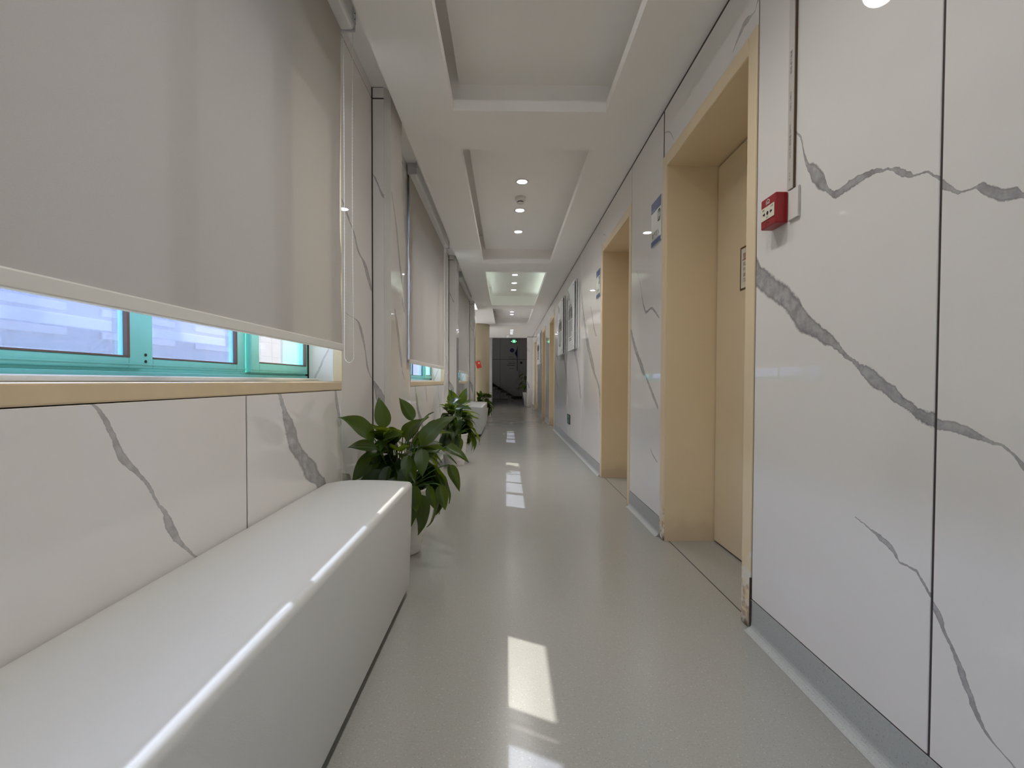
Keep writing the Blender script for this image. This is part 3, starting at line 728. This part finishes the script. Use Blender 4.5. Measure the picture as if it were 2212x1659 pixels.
# ------------------------------------------------------------------ benches
def bench(y0, y1, label):
    x0, x1, zt, zb = -.815, -.43, .509, .035
    t = thing('bench', label, 'bench', ((x0 + x1) / 2, (y0 + y1) / 2, 0), 'white upholstered benches under the windows')
    bm = bmesh.new(); nx, ny, nz = 10, 28, 6
    bmesh.ops.create_cube(bm, size=1.0)
    for v in bm.verts: v.co = Vector(((x0 + x1) / 2 + v.co.x * (x1 - x0), (y0 + y1) / 2 + v.co.y * (y1 - y0), (zt + zb) / 2 + v.co.z * (zt - zb)))
    bmesh.ops.bevel(bm, geom=list(bm.edges), offset=.018, segments=5, profile=.5, affect='EDGES')
    for ax, cnt, lo, hi in (('x', nx, x0, x1), ('y', ny, y0, y1)):
        for k in range(1, cnt):
            c = lo + (hi - lo) * k / cnt
            nrm = Vector((1, 0, 0)) if ax == 'x' else Vector((0, 1, 0))
            co = Vector((c, 0, 0)) if ax == 'x' else Vector((0, c, 0))
            bmesh.ops.bisect_plane(bm, geom=bm.verts[:] + bm.edges[:] + bm.faces[:], plane_co=co, plane_no=nrm)
    for v in bm.verts:                               # padded crown on top, slight sag along the wall
        if v.co.z > zt - .03:
            u = (v.co.x - x0) / (x1 - x0)
            v.co.z += .010 * math.sin(PI * min(1, max(0, u))) ** .7 - .010 * max(0, 1 - u / .25)
        if v.co.x > x1 - .03: v.co.x += .014 * min(1, max(0, (v.co.z - zb) / (zt - zb - .02))) - .003
    fin('upholstery', bm, M['vinyl'], t, True)
    for fx in (x0 + .06, x1 - .06):
        for fy in (y0 + .10, (y0 + y1) / 2, y1 - .10):
            bm = bmesh.new(); lathe(bm, [(.020, 0), (.024, .01), (.022, .042)], fx, fy, 12)
            fin('foot', bm, M['dark'], t)
    return t
bench(.02, 2.115, 'long white padded bench under the nearest window')
bench(8.15, 10.22, 'far white padded bench beyond the second plant')

# ------------------------------------------------------------------ plants
def leaf_mesh(name, L, Wd, fold, droop, wav, seed, mat):
    rnd = random.Random(seed); bm = bmesh.new(); n = 11; cols = 6
    uvl = bm.loops.layers.uv.new('UVMap'); rows = []
    for j in range(n + 1):
        s = j / n
        w = Wd * (math.sin(PI * min(1, s ** .72)) ** .85) * (1 - .25 * s) * 1.12 if 0 < s < 1 else .0008
        if s > .86: w *= 1 - .55 * (s - .86) / .14
        ang = droop * s * s; y = L * (s - .18 * droop * s ** 3); zc = -L * droop * .55 * s * s
        row = []
        for k in range(cols + 1):
            q = k / cols * 2 - 1
            x = q * w / 2
            z = zc + abs(q) * w * fold + wav * math.sin(s * 9 + (2 if q > 0 else 0)) * abs(q) * Wd
            row.append((bm.verts.new((x, y, z)), (k / cols, s)))
        rows.append(row)
    for a, b_ in zip(rows, rows[1:]):
        for k in range(cols):
            f = bm.faces.new((a[k][0], a[k + 1][0], b_[k + 1][0], b_[k][0]))
            for l, uv in zip(f.loops, (a[k][1], a[k + 1][1], b_[k + 1][1], b_[k][1])): l[uvl].uv = uv
            f.smooth = True
    me = bpy.data.meshes.new(name); bm.to_mesh(me); bm.free(); me.materials.append(mat)
    return me
LEAF = [leaf_mesh('leaf', .205, .098, .16, .35, .05, 1, M['leaf']), leaf_mesh('leaf', .185, .082, .22, .6, .07, 2, M['leaf']),
        leaf_mesh('leaf', .225, .092, .12, .9, .06, 3, M['leaf']), leaf_mesh('leaf', .165, .078, .25, .2, .04, 4, M['leaf']), leaf_mesh('leaf', .20, .070, .30, .5, .10, 5, M['leaf'])]

def place_leaf(root, me, base, direc, up, scale=1.0, stalk_from=None, name='leaf'):
    d = Vector(direc).normalized(); upv = Vector(up)
    x = d.cross(upv)
    if x.length < 1e-3: x = d.orthogonal()
    x.normalize(); z = x.cross(d)
    mt = Matrix((x, d, z)).transposed().to_4x4() @ Matrix.Scale(scale, 4)
    o = bpy.data.objects.new(name, me); COL.objects.link(o); o.parent = root
    mt.translation = Vector(base); o.matrix_local = mt
    if stalk_from is not None:
        a = Vector(stalk_from); c = Vector(base); mid = a * .35 + c * .65 + Vector((0, 0, .30 * (c - a).length)) * (.5 if c.z > a.z else .9)
        inv = mt.inverted()
        pts = [inv @ (a * (1 - t) ** 2 + mid * 2 * t * (1 - t) + c * t * t) for t in [k / 6 for k in range(7)]]
        bm = bmesh.new(); tube(bm, pts, .0030 / scale, 5)
        mes = bpy.data.meshes.new('petiole'); bm.to_mesh(mes); bm.free(); mes.materials.append(M['petiole'])
        p = bpy.data.objects.new('petiole', mes); COL.objects.link(p); p.parent = o
    return o

def make_pot(root, cx, cy, h, rt_, rb):
    bm = bmesh.new(); prof = []
    nzp = 48
    for k in range(nzp + 1):
        z = h * k / nzp; r = rb + (rt_ - rb) * (k / nzp) ** .85; prof.append((r, z))
    def fn(r, z, a):
        if z < .012 or z > h - .02: return r * (1.0 if z < .012 else 1.01)
        q = (z / .042 + .55 * math.sin(a * 2 + z * 6) + a / (2 * PI)) % 1.0
        return r * (1 + .030 * (q - .5))
    prof += [(rt_ * .93, h), (rt_ * .90, h - .03)]
    lathe(bm, prof, cx, cy, 48, fn, cap=True)
    fin('pot', bm, M['pot'], root, True)
    bm = bmesh.new(); lathe(bm, [(rt_ * .89, h - .045), (rt_ * .89, h - .03), (.02, h - .02)], cx, cy, 24)
    fin('soil', bm, M['soil'], root)

def lily(loc, label, seed, n=58, special=(), avoid=None):
    rnd = random.Random(seed)
    t = thing('potted_plant', label, 'plant', loc, 'peace lilies in white pots along the windows')
    h = .36; make_pot(t, loc[0], loc[1], h, .158, .112)
    for (bx_, by, bz), (tx, ty, tz), mi in special:
        b0 = Vector((bx_, by, bz)) - Vector(loc); tp = Vector((tx, ty, tz)) - Vector(loc); d = tp - b0
        L = [.205, .185, .225, .165, .20][mi]
        place_leaf(t, LEAF[mi], b0, d, Vector((rnd.uniform(-.2, .2), -.75, .65)), d.length / L * 1.06, (b0.x * .12, b0.y * .12, h - .03))
    i = 0; tries = 0
    while i < n and tries < 3000:
        tries += 1
        q = (i + .5) / n; az = i * 2.399963 + rnd.uniform(-.5, .5) + tries * .37
        dx, dy = math.cos(az), math.sin(az)
        r = (.215 - .14 * q) * rnd.uniform(.55, 1.2); z = h - .02 + .29 * q ** 1.15 + rnd.uniform(-.035, .035)
        pit_ = math.radians(-70 + 118 * q ** 1.6 + rnd.uniform(-18, 18))
        d = Vector((dx * math.cos(pit_), dy * math.cos(pit_), math.sin(pit_)))
        base = Vector((dx * r, dy * r, z)); mi = rnd.randrange(5); s = rnd.uniform(.80, 1.12)
        tip = base + d * .2 * s + Vector((0, 0, -.03)); wx, wy = tip.x + loc[0], tip.y + loc[1]; bxw = base.x + loc[0]
        if wx < -.735 or bxw < -.735: continue
        if avoid and avoid(wx, wy, tip.z): continue
        if wx < -.69 and any(a - .06 < wy < b_ + .06 for a, b_ in PIER): continue
        up = Vector((dx * -.35 * math.sin(pit_) , dy * -.35 * math.sin(pit_), 1)) + Vector((rnd.uniform(-.35, .35), rnd.uniform(-.35, .35), 0))
        if abs(pit_) > 1.0: up = Vector((dx if pit_ < 0 else -dx, dy if pit_ < 0 else -dy, .25))
        place_leaf(t, LEAF[mi], base, d, up, s, (dx * .03, dy * .03, h - .03)); i += 1
    return t
SP1 = [((-.665, 2.60, .702), (-.70, 2.58, .868), 0), ((-.690, 2.46, .66), (-.768, 2.28, .80), 0), ((-.52, 2.62, .74), (-.585, 2.60, .868), 3),
       ((-.455, 2.50, .62), (-.325, 2.44, .81), 2), ((-.31, 2.42, .625), (-.19, 2.36, .575), 4), ((-.460, 2.36, .44), (-.45, 2.33, .30), 1),
       ((-.40, 2.44, .42), (-.37, 2.40, .30), 4), ((-.345, 2.45, .42), (-.31, 2.40, .30), 1), ((-.30, 2.48, .52), (-.235, 2.42, .40), 4),
       ((-.44, 2.44, .61), (-.42, 2.36, .49), 0), ((-.60, 2.42, .52), (-.63, 2.33, .43), 1), ((-.52, 2.43, .52), (-.53, 2.34, .41), 2),
       ((-.56, 2.55, .66), (-.47, 2.50, .76), 3), ((-.63, 2.44, .66), (-.53, 2.36, .70), 3), ((-.64, 2.42, .50), (-.76, 2.35, .42), 2), ((-.62, 2.46, .60), (-.72, 2.36, .60), 1), ((-.67, 2.50, .58), (-.775, 2.36, .47), 0), ((-.68, 2.44, .48), (-.768, 2.33, .36), 2), ((-.66, 2.40, .62), (-.765, 2.30, .645), 3), ((-.57, 2.38, .47), (-.58, 2.30, .36), 0), ((-.50, 2.40, .58), (-.50, 2.31, .49), 1)]
lily((-.60, 2.66, 0), 'nearest leafy green plant in a ridged white pot, behind the bench end', 11, 150, SP1, lambda x, y, z: y < 2.20 and z < .52)
lily((-.60, 5.43, 0), 'second leafy plant in a white pot, sunlit, before the far bench', 23, 140, [((-.52, 5.40, .70), (-.46, 5.36, .88), 0), ((-.58, 5.45, .70), (-.66, 5.42, .87), 3), ((-.50, 5.36, .66), (-.40, 5.30, .66), 0), ((-.63, 5.34, .70), (-.50, 5.29, .72), 0), ((-.60, 5.22, .72), (-.53, 5.16, .80), 2), ((-.66, 5.46, .72), (-.64, 5.42, .86), 4), ((-.64, 5.30, .74), (-.49, 5.24, .70), 0), ((-.56, 5.18, .66), (-.44, 5.14, .69), 3)])
lily((-.57, 10.72, 0), 'farthest low leafy plant in a white pot, behind the far bench', 37, 130, (), lambda x, y, z: y < 10.26 and z < .56)

# tall dark plant by the far pier
t = thing('tall_plant', 'tall dark large-leaved plant in a white pot by the far pier', 'plant', (.80, 18.6, 0))
bm = bmesh.new(); lathe(bm, [(.10, 0), (.15, .45), (.165, .52), (.15, .52), (.14, .48)], .80, 18.6, 24); fin('pot', bm, M['pot'], t, True)
bm = bmesh.new(); lathe(bm, [(.135, .46), (.02, .49)], .80, 18.6, 16); fin('soil', bm, M['soil'], t)
bm = bmesh.new(); tube(bm, [(.80, 18.6, .48), (.77, 18.58, .8), (.80, 18.6, 1.1), (.79, 18.6, 1.32)], .016, 7, lambda i_: .018 - .003 * i_); fin('stem', bm, M['petiole'], t)
DL = leaf_mesh('leaf', .36, .16, .12, .9, .05, 9, M['leaf_dark']); rnd = random.Random(5)
for k in range(26):
    az = k * 2.4; z = .62 + .72 * (k / 25); pit_ = math.radians(rnd.uniform(-25, 35))
    d = Vector((math.cos(az) * math.cos(pit_), math.sin(az) * math.cos(pit_), math.sin(pit_)))
    b0 = Vector((d.x * .14, d.y * .14, z)); tipx = .80 + b0.x + d.x * .36
    if b0.y + d.y * .36 < -.45: continue
    place_leaf(t, DL, b0, d, (0, 0, 1), rnd.uniform(.75, 1.05), (0, 0, z - .10))

# ------------------------------------------------------------------ ceiling fittings
def downlight(x, y, z, far, label):
    t = thing('downlight', label, 'lamp', (x, y, z), 'round downlights along the ceiling')
    bm = bmesh.new(); lathe(bm, [(.047, z - .004), (.062, z - .004), (.064, z - .001), (.064, z + .004), (.047, z + .004)], x, y, 28, cap=False)
    A = [v for v in bm.verts]; n = 28
    for k in range(n): bm.faces.new((A[4 * n + k], A[4 * n + (k + 1) % n], A[(k + 1) % n], A[k]))
    bmesh.ops.recalc_face_normals(bm, faces=bm.faces)
    fin('trim_ring', bm, M['white_plastic'], t)
    bm = bmesh.new(); lathe(bm, [(.046, z - .001), (.044, z - .0035), (.030, z - .005)], x, y, 24); fin('diffuser', bm, M['lamp_far' if far else 'lamp'], t)
    ld = bpy.data.lights.new('beam', 'SPOT'); lo = bpy.data.objects.new('beam', ld); COL.objects.link(lo); lo.parent = t
    ld.energy = SPOT * (.02 if far else 1.0 if y < -.5 else .92 if y < 3 else 1.45 if y < 7 else .60); ld.color = SPOTCOL; ld.spot_size = math.radians(126); ld.spot_blend = 1.0; ld.shadow_soft_size = .07
    lo.location = (0, 0, -.012)
pl = ['first', 'second', 'third']
for j, ys in enumerate(([-3.0, -2.3, -1.6], [.78, 1.52, 2.25], [4.46, 5.20, 5.94], [8.33, 9.02, 9.70])):
    for k, y in enumerate(ys):
        downlight(.14, y, ZU, False, '%s lit round downlight in %s' % (pl[k], ['the sunken ceiling behind the camera', 'the nearest sunken ceiling, just above the frame', 'the second sunken ceiling, around the smoke detector', 'the third sunken ceiling with the glowing edges'][j]))
for k, y in enumerate((12.75, 13.25)): downlight(.14, y, ZU, True, '%s lit downlight in the dark fourth sunken ceiling' % pl[k])
for k, y in enumerate((15.25, 15.85, 16.45)): downlight(.165, y, ZC, True, '%s lit downlight in the dark flat far ceiling' % pl[k])

z = ZU; x, y = .135, 4.84
t = thing('smoke_detector', 'off-white smoke detector between the downlights of the second sunken ceiling', 'detector', (x, y, z))
bm = bmesh.new(); lathe(bm, [(.052, z), (.054, z - .022), (.050, z - .034), (.036, z - .044)], x, y, 28); fin('base', bm, M['white_plastic'], t)
bm = bmesh.new(); lathe(bm, [(.030, z - .0435), (.030, z - .056)], x, y, 24); fin('vent_ring', bm, M['dark'], t)
bm = bmesh.new(); lathe(bm, [(.035, z - .0555), (.034, z - .062), (.022, z - .068), (.01, z - .069)], x, y, 24); fin('cap', bm, M['white_plastic'], t)

t = thing('security_camera', 'small white ceiling camera beside the far downlights', 'camera', (.04, 16.6, ZC))
bm = bmesh.new(); lathe(bm, [(.03, ZC), (.03, ZC - .02), (.008, ZC - .025), (.008, ZC - .07)], .04, 16.6, 14); fin('mount', bm, M['white_plastic'], t)
bm = bmesh.new(); tube(bm, [(.06, 16.70, ZC - .05), (.0, 16.45, ZC - .12)], .035, 12); fin('body', bm, M['white_plastic'], t)

# cove light strips of the third recess
t = thing('cove_light_strip', 'glowing light strip hidden behind the edge of the third sunken ceiling', 'lamp', (.14, 8.7, ZL))
for xx in (RX0 - .05, RX1 + .05):
    box('led_strip', xx - .008, xx + .008, 7.3, 10.1, ZL + .001, ZL + .010, M['led'], t, .002, 1)

# ------------------------------------------------------------------ things on the right wall
def R(bm, x, y0, y1, z0, z1, th=.0006): bx(bm, x - th, x, y0, y1, z0, z1)

# fire alarm call point
t = thing('fire_call_point', 'red manual fire alarm box with a cream label beside the nearest doorway', 'alarm', (XR, 1.643, 1.55))
bm = bmesh.new(); bx(bm, .907, XR - .001, 1.597, 1.690, 1.500, 1.604, .004, 3); fin('case', bm, M['red'], t)
fx = .9065
box('label', fx - .0016, fx, 1.6035, 1.6835, 1.527, 1.572, M['label'], t, .0006, 1)
bm = bmesh.new()
def disc(bm, x, y, z, r, n=20):
    vs_ = [bm.verts.new((x, y + r * math.cos(2 * PI * k / n), z + r * math.sin(2 * PI * k / n))) for k in range(n)]; bm.faces.new(vs_)
lx = fx - .0021
disc(bm, lx, 1.6435, 1.548, .0068)
for s in (1, -1):
    yc = 1.6435 + s * .021
    pts = [(yc - s * .008, 1.548), (yc, 1.5555), (yc, 1.551), (yc + s * .008, 1.551), (yc + s * .008, 1.545), (yc, 1.545), (yc, 1.5405)]
    vs_ = [bm.verts.new((lx, a, b_)) for a, b_ in pts]; bm.faces.new(vs_)
text_bm(bm, '报警', .0075, lambda a, b_: (lx, 1.677 - a, 1.561 + b_)); text_bm(bm, '火警', .0075, lambda a, b_: (lx, 1.624 - a, 1.561 + b_)); text_bm(bm, '按下', .0075, lambda a, b_: (lx, 1.651 - a, 1.5305 + b_))
fin('arrow_print', bm, M['ink'], t)
bm = bmesh.new(); lx2 = fx - .0008                     # pale house-and-flame mark above the label
for pts in ([(1.655, 1.578), (1.655, 1.590), (1.6435, 1.597), (1.632, 1.590), (1.632, 1.578), (1.635, 1.578), (1.635, 1.589), (1.6435, 1.594), (1.652, 1.589), (1.652, 1.578)], [(1.649, 1.579), (1.646, 1.588), (1.643, 1.584), (1.640, 1.589), (1.638, 1.579)]):
    bm.faces.new([bm.verts.new((lx2, a, b_)) for a, b_ in pts])
fin('fire_mark', bm, M['white_plastic'], t)
bm = bmesh.new()
for yc, zc in ((1.648, 1.516), (1.638, 1.514), (1.655, 1.508)): disc(bm, lx2, yc, zc, .003, 8)
fin('keyhole', bm, M['rot'], t)

t = thing('junction_box', 'small white junction box beside the red fire alarm box', 'box', (XR, 1.568, 1.55))
box('body', XR - .006, XR - .0005, 1.530, 1.586, 1.498, 1.600, M['grey_plastic'], t, .002, 2)
box('lid', XR - .008, XR - .0063, 1.532, 1.584, 1.500, 1.598, M['white_plastic'], t, .001, 1)
t = thing('cable_conduit', 'thin off-white cable conduit with printed text above the junction box', 'conduit', (XR, 1.585, 2.1))
box('body', XR - .010, XR - .0005, 1.5605, 1.5905, 1.602, 2.606, M['grey_plastic'], t, .0015, 2)
box('side_seam', XR - .0075, XR - .0006, 1.5575, 1.5602, 1.602, 2.606, M['brownink'], t)
bm = bmesh.new(); zc = 1.63; xx = XR - .0104
for s in ('A T L', 'PVC-U 电线管 20mm', 'GB/T 14823', '阻燃 电工套管', 'K15028-04', '中国制造', 'PVC-U 电线管'):
    w_ = len(s) * .009
    text_bm(bm, s, .0125, lambda a, b_: (xx, 1.580 - b_, zc + a)); zc += w_ + .03
    if zc > 2.0: break
fin('printed_text', bm, M['greyink'], t)['kind'] = 'stuff'

# door signs
def door_sign(y0, y1, label):
    t = thing('door_sign', label, 'sign', (XR, (y0 + y1) / 2, 1.97), 'blue and white room signs')
    zt, zb_ = 2.112, 1.832; x = XR - .007
    box('board', x, XR - .0005, y0, y1, zb_, zt, M['sign'], t, .002, 2)
    w = y1 - y0; x -= .0007
    bm = bmesh.new(); R(bm, x + .0005, y0 + .0008, y1 - .0008, zt - .067, zt - .0005); fin('blue_band', bm, M['blue'], t)
    bm = bmesh.new(); R(bm, x + .0005, y0 + .0008, y1 - .0008, zb_ + .0005, zb_ + .033); fin('blue_band', bm, M['blue'], t)
    bm = bmesh.new(); text_bm(bm, 'DELIVERY ROOM', .0095, lambda a, b_: (x - .0012, y1 - .008 - a, zt - .058 + b_)); fin('small_caption', bm, M['sign'], t)
    bm = bmesh.new(); ya, yb = y0 + .012, y0 + .062; za, zb2 = zt - .152, zt - .078
    c = [(ya + .008, za), (yb - .008, za), (yb, za + .008), (yb, zb2 - .008), (yb - .008, zb2), (ya + .008, zb2), (ya, zb2 - .008), (ya, za + .008)]
    bm.faces.new([bm.verts.new((x, a, b_)) for a, b_ in c]); pg = fin('pictogram', bm, M['ink'], t)
    bm = bmesh.new()
    for yc, sk in ((ya + .036, 0), (ya + .016, 1)):
        disc(bm, x - .0006, yc, zb2 - .013, .005, 12)
        pts = [(yc - .007, zb2 - .020), (yc + .007, zb2 - .020), (yc + (.010 if sk else .005), za + .026), (yc + .004, za + .026), (yc + .004, za + .008), (yc - .004, za + .008), (yc - .004, za + .026), (yc - (.010 if sk else .005), za + .026)]
        bm.faces.new([bm.verts.new((x - .0006, a, b_)) for a, b_ in pts])
    fin('figures', bm, M['sign'], pg)
    bm = bmesh.new(); text_bm(bm, '助产室入', .040, lambda a, b_: (x - .0002, y1 - .015 - a * .92, zt - .228 + b_)); fin('characters', bm, M['greyink'], t)
    bm = bmesh.new(); text_bm(bm, 'Delivery Room Entrance', .0135, lambda a, b_: (x - .0002, y1 - .018 - a * 1.02, zt - .245 + b_)); fin('caption', bm, M['greyink'], t)
door_sign(2.905, 3.098, 'blue and white room sign between the two nearest doorways')
door_sign(4.80, 4.99, 'blue and white room sign beyond the second doorway')

# framed text boards
def board(y0, y1, z0, z1, label, pmat, pz):
    t = thing('wall_board', label, 'notice board', (XR, (y0 + y1) / 2, z0), 'white acrylic text boards on the right wall')
    x = XR - .045; w = y1 - y0
    box('backing_sheet', XR - .031, XR - .028, y0 + .01, y1 - .012, z0 + .012, z1 - .02, M['greyink'], t, .001, 1)
    box('edge_sheet', XR - .022, XR - .006, y0 + .004, y1 - .002, z0 + .004, z1 + .02, M['acrylic'], t, .002, 1)
    box('front_sheet', x, x + .008, y0, y1, z0, z1, M['acrylic'], t, .002, 1)
    for yy in (y0 + .05, y1 - .05):
        for zz in (z0 + .06, z1 - .06):
            bm = bmesh.new(); rr = bmesh.ops.create_cone(bm, cap_ends=True, segments=12, radius1=.011, radius2=.011, depth=.056)
            bmesh.ops.rotate(bm, verts=rr['verts'], cent=(0, 0, 0), matrix=Matrix.Rotation(PI / 2, 3, 'Y')); bmesh.ops.translate(bm, verts=rr['verts'], vec=(XR - .0285, yy, zz))
            fin('standoff', bm, M['metal'], t)
    x -= .0004; H = z1 - z0
    bm = bmesh.new(); R(bm, x, y1 - .24 * w, y1 - .17 * w, z1 - .21 * H, z1 - .10 * H); fin('title_print', bm, M['ink'], t)
    ph = box('photo_print', x - .0012, x, y0 + .26 * w, y1 - .17 * w, z1 - (pz + .155) * H, z1 - pz * H, pmat, t)
    bm = bmesh.new(); disc(bm, x - .0018, (y0 + y1) / 2 + .03, z1 - (pz + .055) * H, .034, 16)
    yc = (y0 + y1) / 2 + .03
    bm.faces.new([bm.verts.new((x - .0018, yc + a, z1 - (pz + b_) * H)) for a, b_ in ((-.09, .153), (-.075, .115), (-.02, .098), (.02, .098), (.075, .115), (.09, .153))])
    fin('portrait_print', bm, M['skin'], ph)
    bm = bmesh.new(); rnd = random.Random(len(label))
    def row(zz, ya, yb, hh):
        y = yb
        while y > ya:
            l = rnd.uniform(.012, .05); R(bm, x, max(ya, y - l), y, zz - hh, zz); y -= l + .008
    row(z1 - (pz - .075) * H, y0 + .45 * w, y1 - .2 * w, .010); row(z1 - (pz - .05) * H, y0 + .35 * w, y1 - .2 * w, .010); row(z1 - (pz - .025) * H, y0 + .3 * w, y1 - .2 * w, .018)
    for k in range(11): row(z1 - (pz + .18 + .022 * k) * H, y0 + (.24 if k < 8 else .4) * w, y1 - .16 * w, .008)
    row(z0 + .19 * H, y0 + .42 * w, y1 - .28 * w, .012); row(z0 + .165 * H, y0 + .4 * w, y1 - .3 * w, .012)
    fin('text_lines', bm, M['greyink'], t)['kind'] = 'stuff'
board(6.36, 7.02, 1.40, 2.33, 'nearer white text board with a grey photo on the right wall', M['photo'], .37)
board(7.64, 8.36, 1.41, 2.33, 'middle white text board with a black photo on the right wall', M['photo2'], .42)
board(12.85, 14.15, 1.45, 2.32, 'farthest white text board in the dark, past the fourth doorway', M['photo2'], .42)

# small low exit sign on the right wall
t = thing('exit_sign', 'small dark low exit sign near the floor on the right wall', 'sign', (XR, 7.17, .39))
box('case', XR - .008, XR - .0005, 7.02, 7.32, .315, .460, M['dark'], t, .002, 1)
bm = bmesh.new(); x = XR - .0086
bm.faces.new([bm.verts.new((x, a, b_)) for a, b_ in ((7.29, .33), (7.05, .33), (7.05, .445), (7.29, .445))]); gp = fin('green_panel', bm, M['dimgreen'], t)
bm = bmesh.new(); x -= .0005
bm.faces.new([bm.verts.new((x, a, b_)) for a, b_ in ((7.28, .39), (7.22, .43), (7.22, .405), (7.17, .405), (7.17, .375), (7.22, .375), (7.22, .35))])
disc(bm, x, 7.105, .430, .011, 12)
bm.faces.new([bm.verts.new((x, a, b_)) for a, b_ in ((7.12, .418), (7.085, .418), (7.09, .385), (7.065, .345), (7.08, .340), (7.105, .375), (7.13, .340), (7.145, .348), (7.12, .385))])
fin('running_figure', bm, M['dark'], gp)

# lit exit sign hanging at the far end
t = thing('hanging_exit_sign', 'lit green exit sign hanging at the dark far end', 'sign', (.30, 17.95, 2.5))
box('case', .14, .42, 17.93, 17.97, 2.40, 2.545, M['dark'], t, .003, 1)
for xx in (.19, .37):
    bm = bmesh.new(); tube(bm, [(xx, 17.95, 2.54), (xx, 17.95, ZC)], .004, 6); fin('hanger', bm, M['dark'], t)
bm = bmesh.new(); y = 17.9285
bm.faces.new([bm.verts.new((a, y, b_)) for a, b_ in ((.215, 2.42), (.335, 2.42), (.335, 2.53), (.215, 2.53))]); gp = fin('green_panel', bm, M['exitgreen'], t)
bm = bmesh.new(); y -= .0008
def ydisc(bm, x, y, z, r, n=14): bm.faces.new([bm.verts.new((x + r * math.cos(2 * PI * k / n), y, z + r * math.sin(2 * PI * k / n))) for k in range(n)])
ydisc(bm, .282, y, 2.515, .010)
bm.faces.new([bm.verts.new((a, y, b_)) for a, b_ in ((.262, 2.505), (.296, 2.500), (.290, 2.470), (.322, 2.435), (.310, 2.428), (.276, 2.460), (.240, 2.432), (.232, 2.440), (.264, 2.474))])
ydisc(bm, .180, y, 2.470, .016); bm.faces.new([bm.verts.new((a, y, b_)) for a, b_ in ((.355, 2.49), (.385, 2.47), (.355, 2.45))])
fin('running_figure', bm, M['exitwhite'], t)

# notice on the nearest door
t = thing('door_notice', 'white notice with a brown border stuck on the nearest door', 'notice', (1.25, 2.45, 1.56))
x = 1.2518
box('sheet', x - .0012, x, 2.36, 2.53, 1.448, 1.676, M['label'], t)
bm = bmesh.new(); x -= .0016
for a, b_, c_, d_ in ((2.36, 2.53, 1.666, 1.676), (2.36, 2.53, 1.448, 1.458), (2.52, 2.53, 1.458, 1.666), (2.36, 2.37, 1.458, 1.666)): R(bm, x + .0006, a, b_, c_, d_)
fin('border', bm, M['brownink'], t)
bm = bmesh.new(); text_bm(bm, '警示', .034, lambda a, b_: (x, 2.502 - a, 1.612 + b_)); R(bm, x + .0002, 2.43, 2.508, 1.604, 1.608); fin('red_title', bm, M['rust'], t)
bm = bmesh.new()
for k, s in enumerate(('闲人免进', '手术重地', '请勿靠近', '门口勿停')): text_bm(bm, s, .022, lambda a, b_: (x, 2.500 - a, 1.574 - .028 * k + b_))
fin('text_lines', bm, M['brownink'], t)

# red card on the column
t = thing('red_card', 'tilted red paper card stuck on the beige column', 'card', (-.80, 13.49, 1.43))
bm = bmesh.new(); c = Vector((-.80, 13.47, 1.43)); rot = Matrix.Rotation(math.radians(-14), 3, 'Y')
bmesh.ops.create_cube(bm, size=1.0)
for v in bm.verts: v.co = c + rot @ Vector((v.co.x * .135, v.co.y * .006, v.co.z * .20))
fin('card', bm, M['redcard'], t)
bm = bmesh.new(); ydisc(bm, -.79, 13.4655, 1.475, .025); fin('emblem', bm, M['label'], t)

# wall graphic at the end
t = thing('wall_graphic', 'blue emblem and faint text printed on the dark end wall', 'graphic', (.35, 26.0, 2.3))
y = 26.0085
bm = bmesh.new(); ydisc(bm, .30, y, 2.66, .115, 24); fin('emblem_disc', bm, M['navy'], t)
bm = bmesh.new(); ydisc(bm, .30, y - .001, 2.67, .030, 12); bm.faces.new([bm.verts.new((.30 + a, y - .001, 2.62 + b_)) for a, b_ in ((-.06, -.02), (.06, -.02), (.03, .02), (-.03, .02))]); fin('emblem_mark', bm, M['blue'], t)
bm = bmesh.new(); L_ = [(.60, 2.92), (.575, 2.9), (.57, 2.78), (.52, 2.64), (.44, 2.50), (.52, 2.36), (.565, 2.26), (.565, 1.55), (.60, 1.55)]
bm.faces.new([bm.verts.new((a, y, b_)) for a, b_ in L_]); fin('blue_curve', bm, M['navy'], t)
bm = bmesh.new(); rnd = random.Random(3)
for zz, a, b_, hh in ((2.28, .08, .36, .03), (2.16, .08, .50, .04), (2.06, .05, .42, .02), (1.93, .10, .48, .05), (1.81, .02, .46, .05), (1.65, .15, .38, .03)):
    x = a
    while x < b_:
        l = rnd.uniform(.03, .07); bx(bm, x, min(b_, x + l), y - .001, y, zz, zz + hh); x += l + .02
fin('text_lines', bm, M['greyink'], t)['kind'] = 'stuff'
t = thing('wall_switch', 'small dark square switch plate on the dark end wall', 'switch', (.80, 26.0, 1.98))
box('plate', .745, .865, 25.99, 26.009, 1.92, 2.04, M['dark'], t, .004, 1); ydbm = bmesh.new(); ydisc(ydbm, .805, 25.9885, 1.985, .018, 12); fin('button', ydbm, M['greyink'], t)
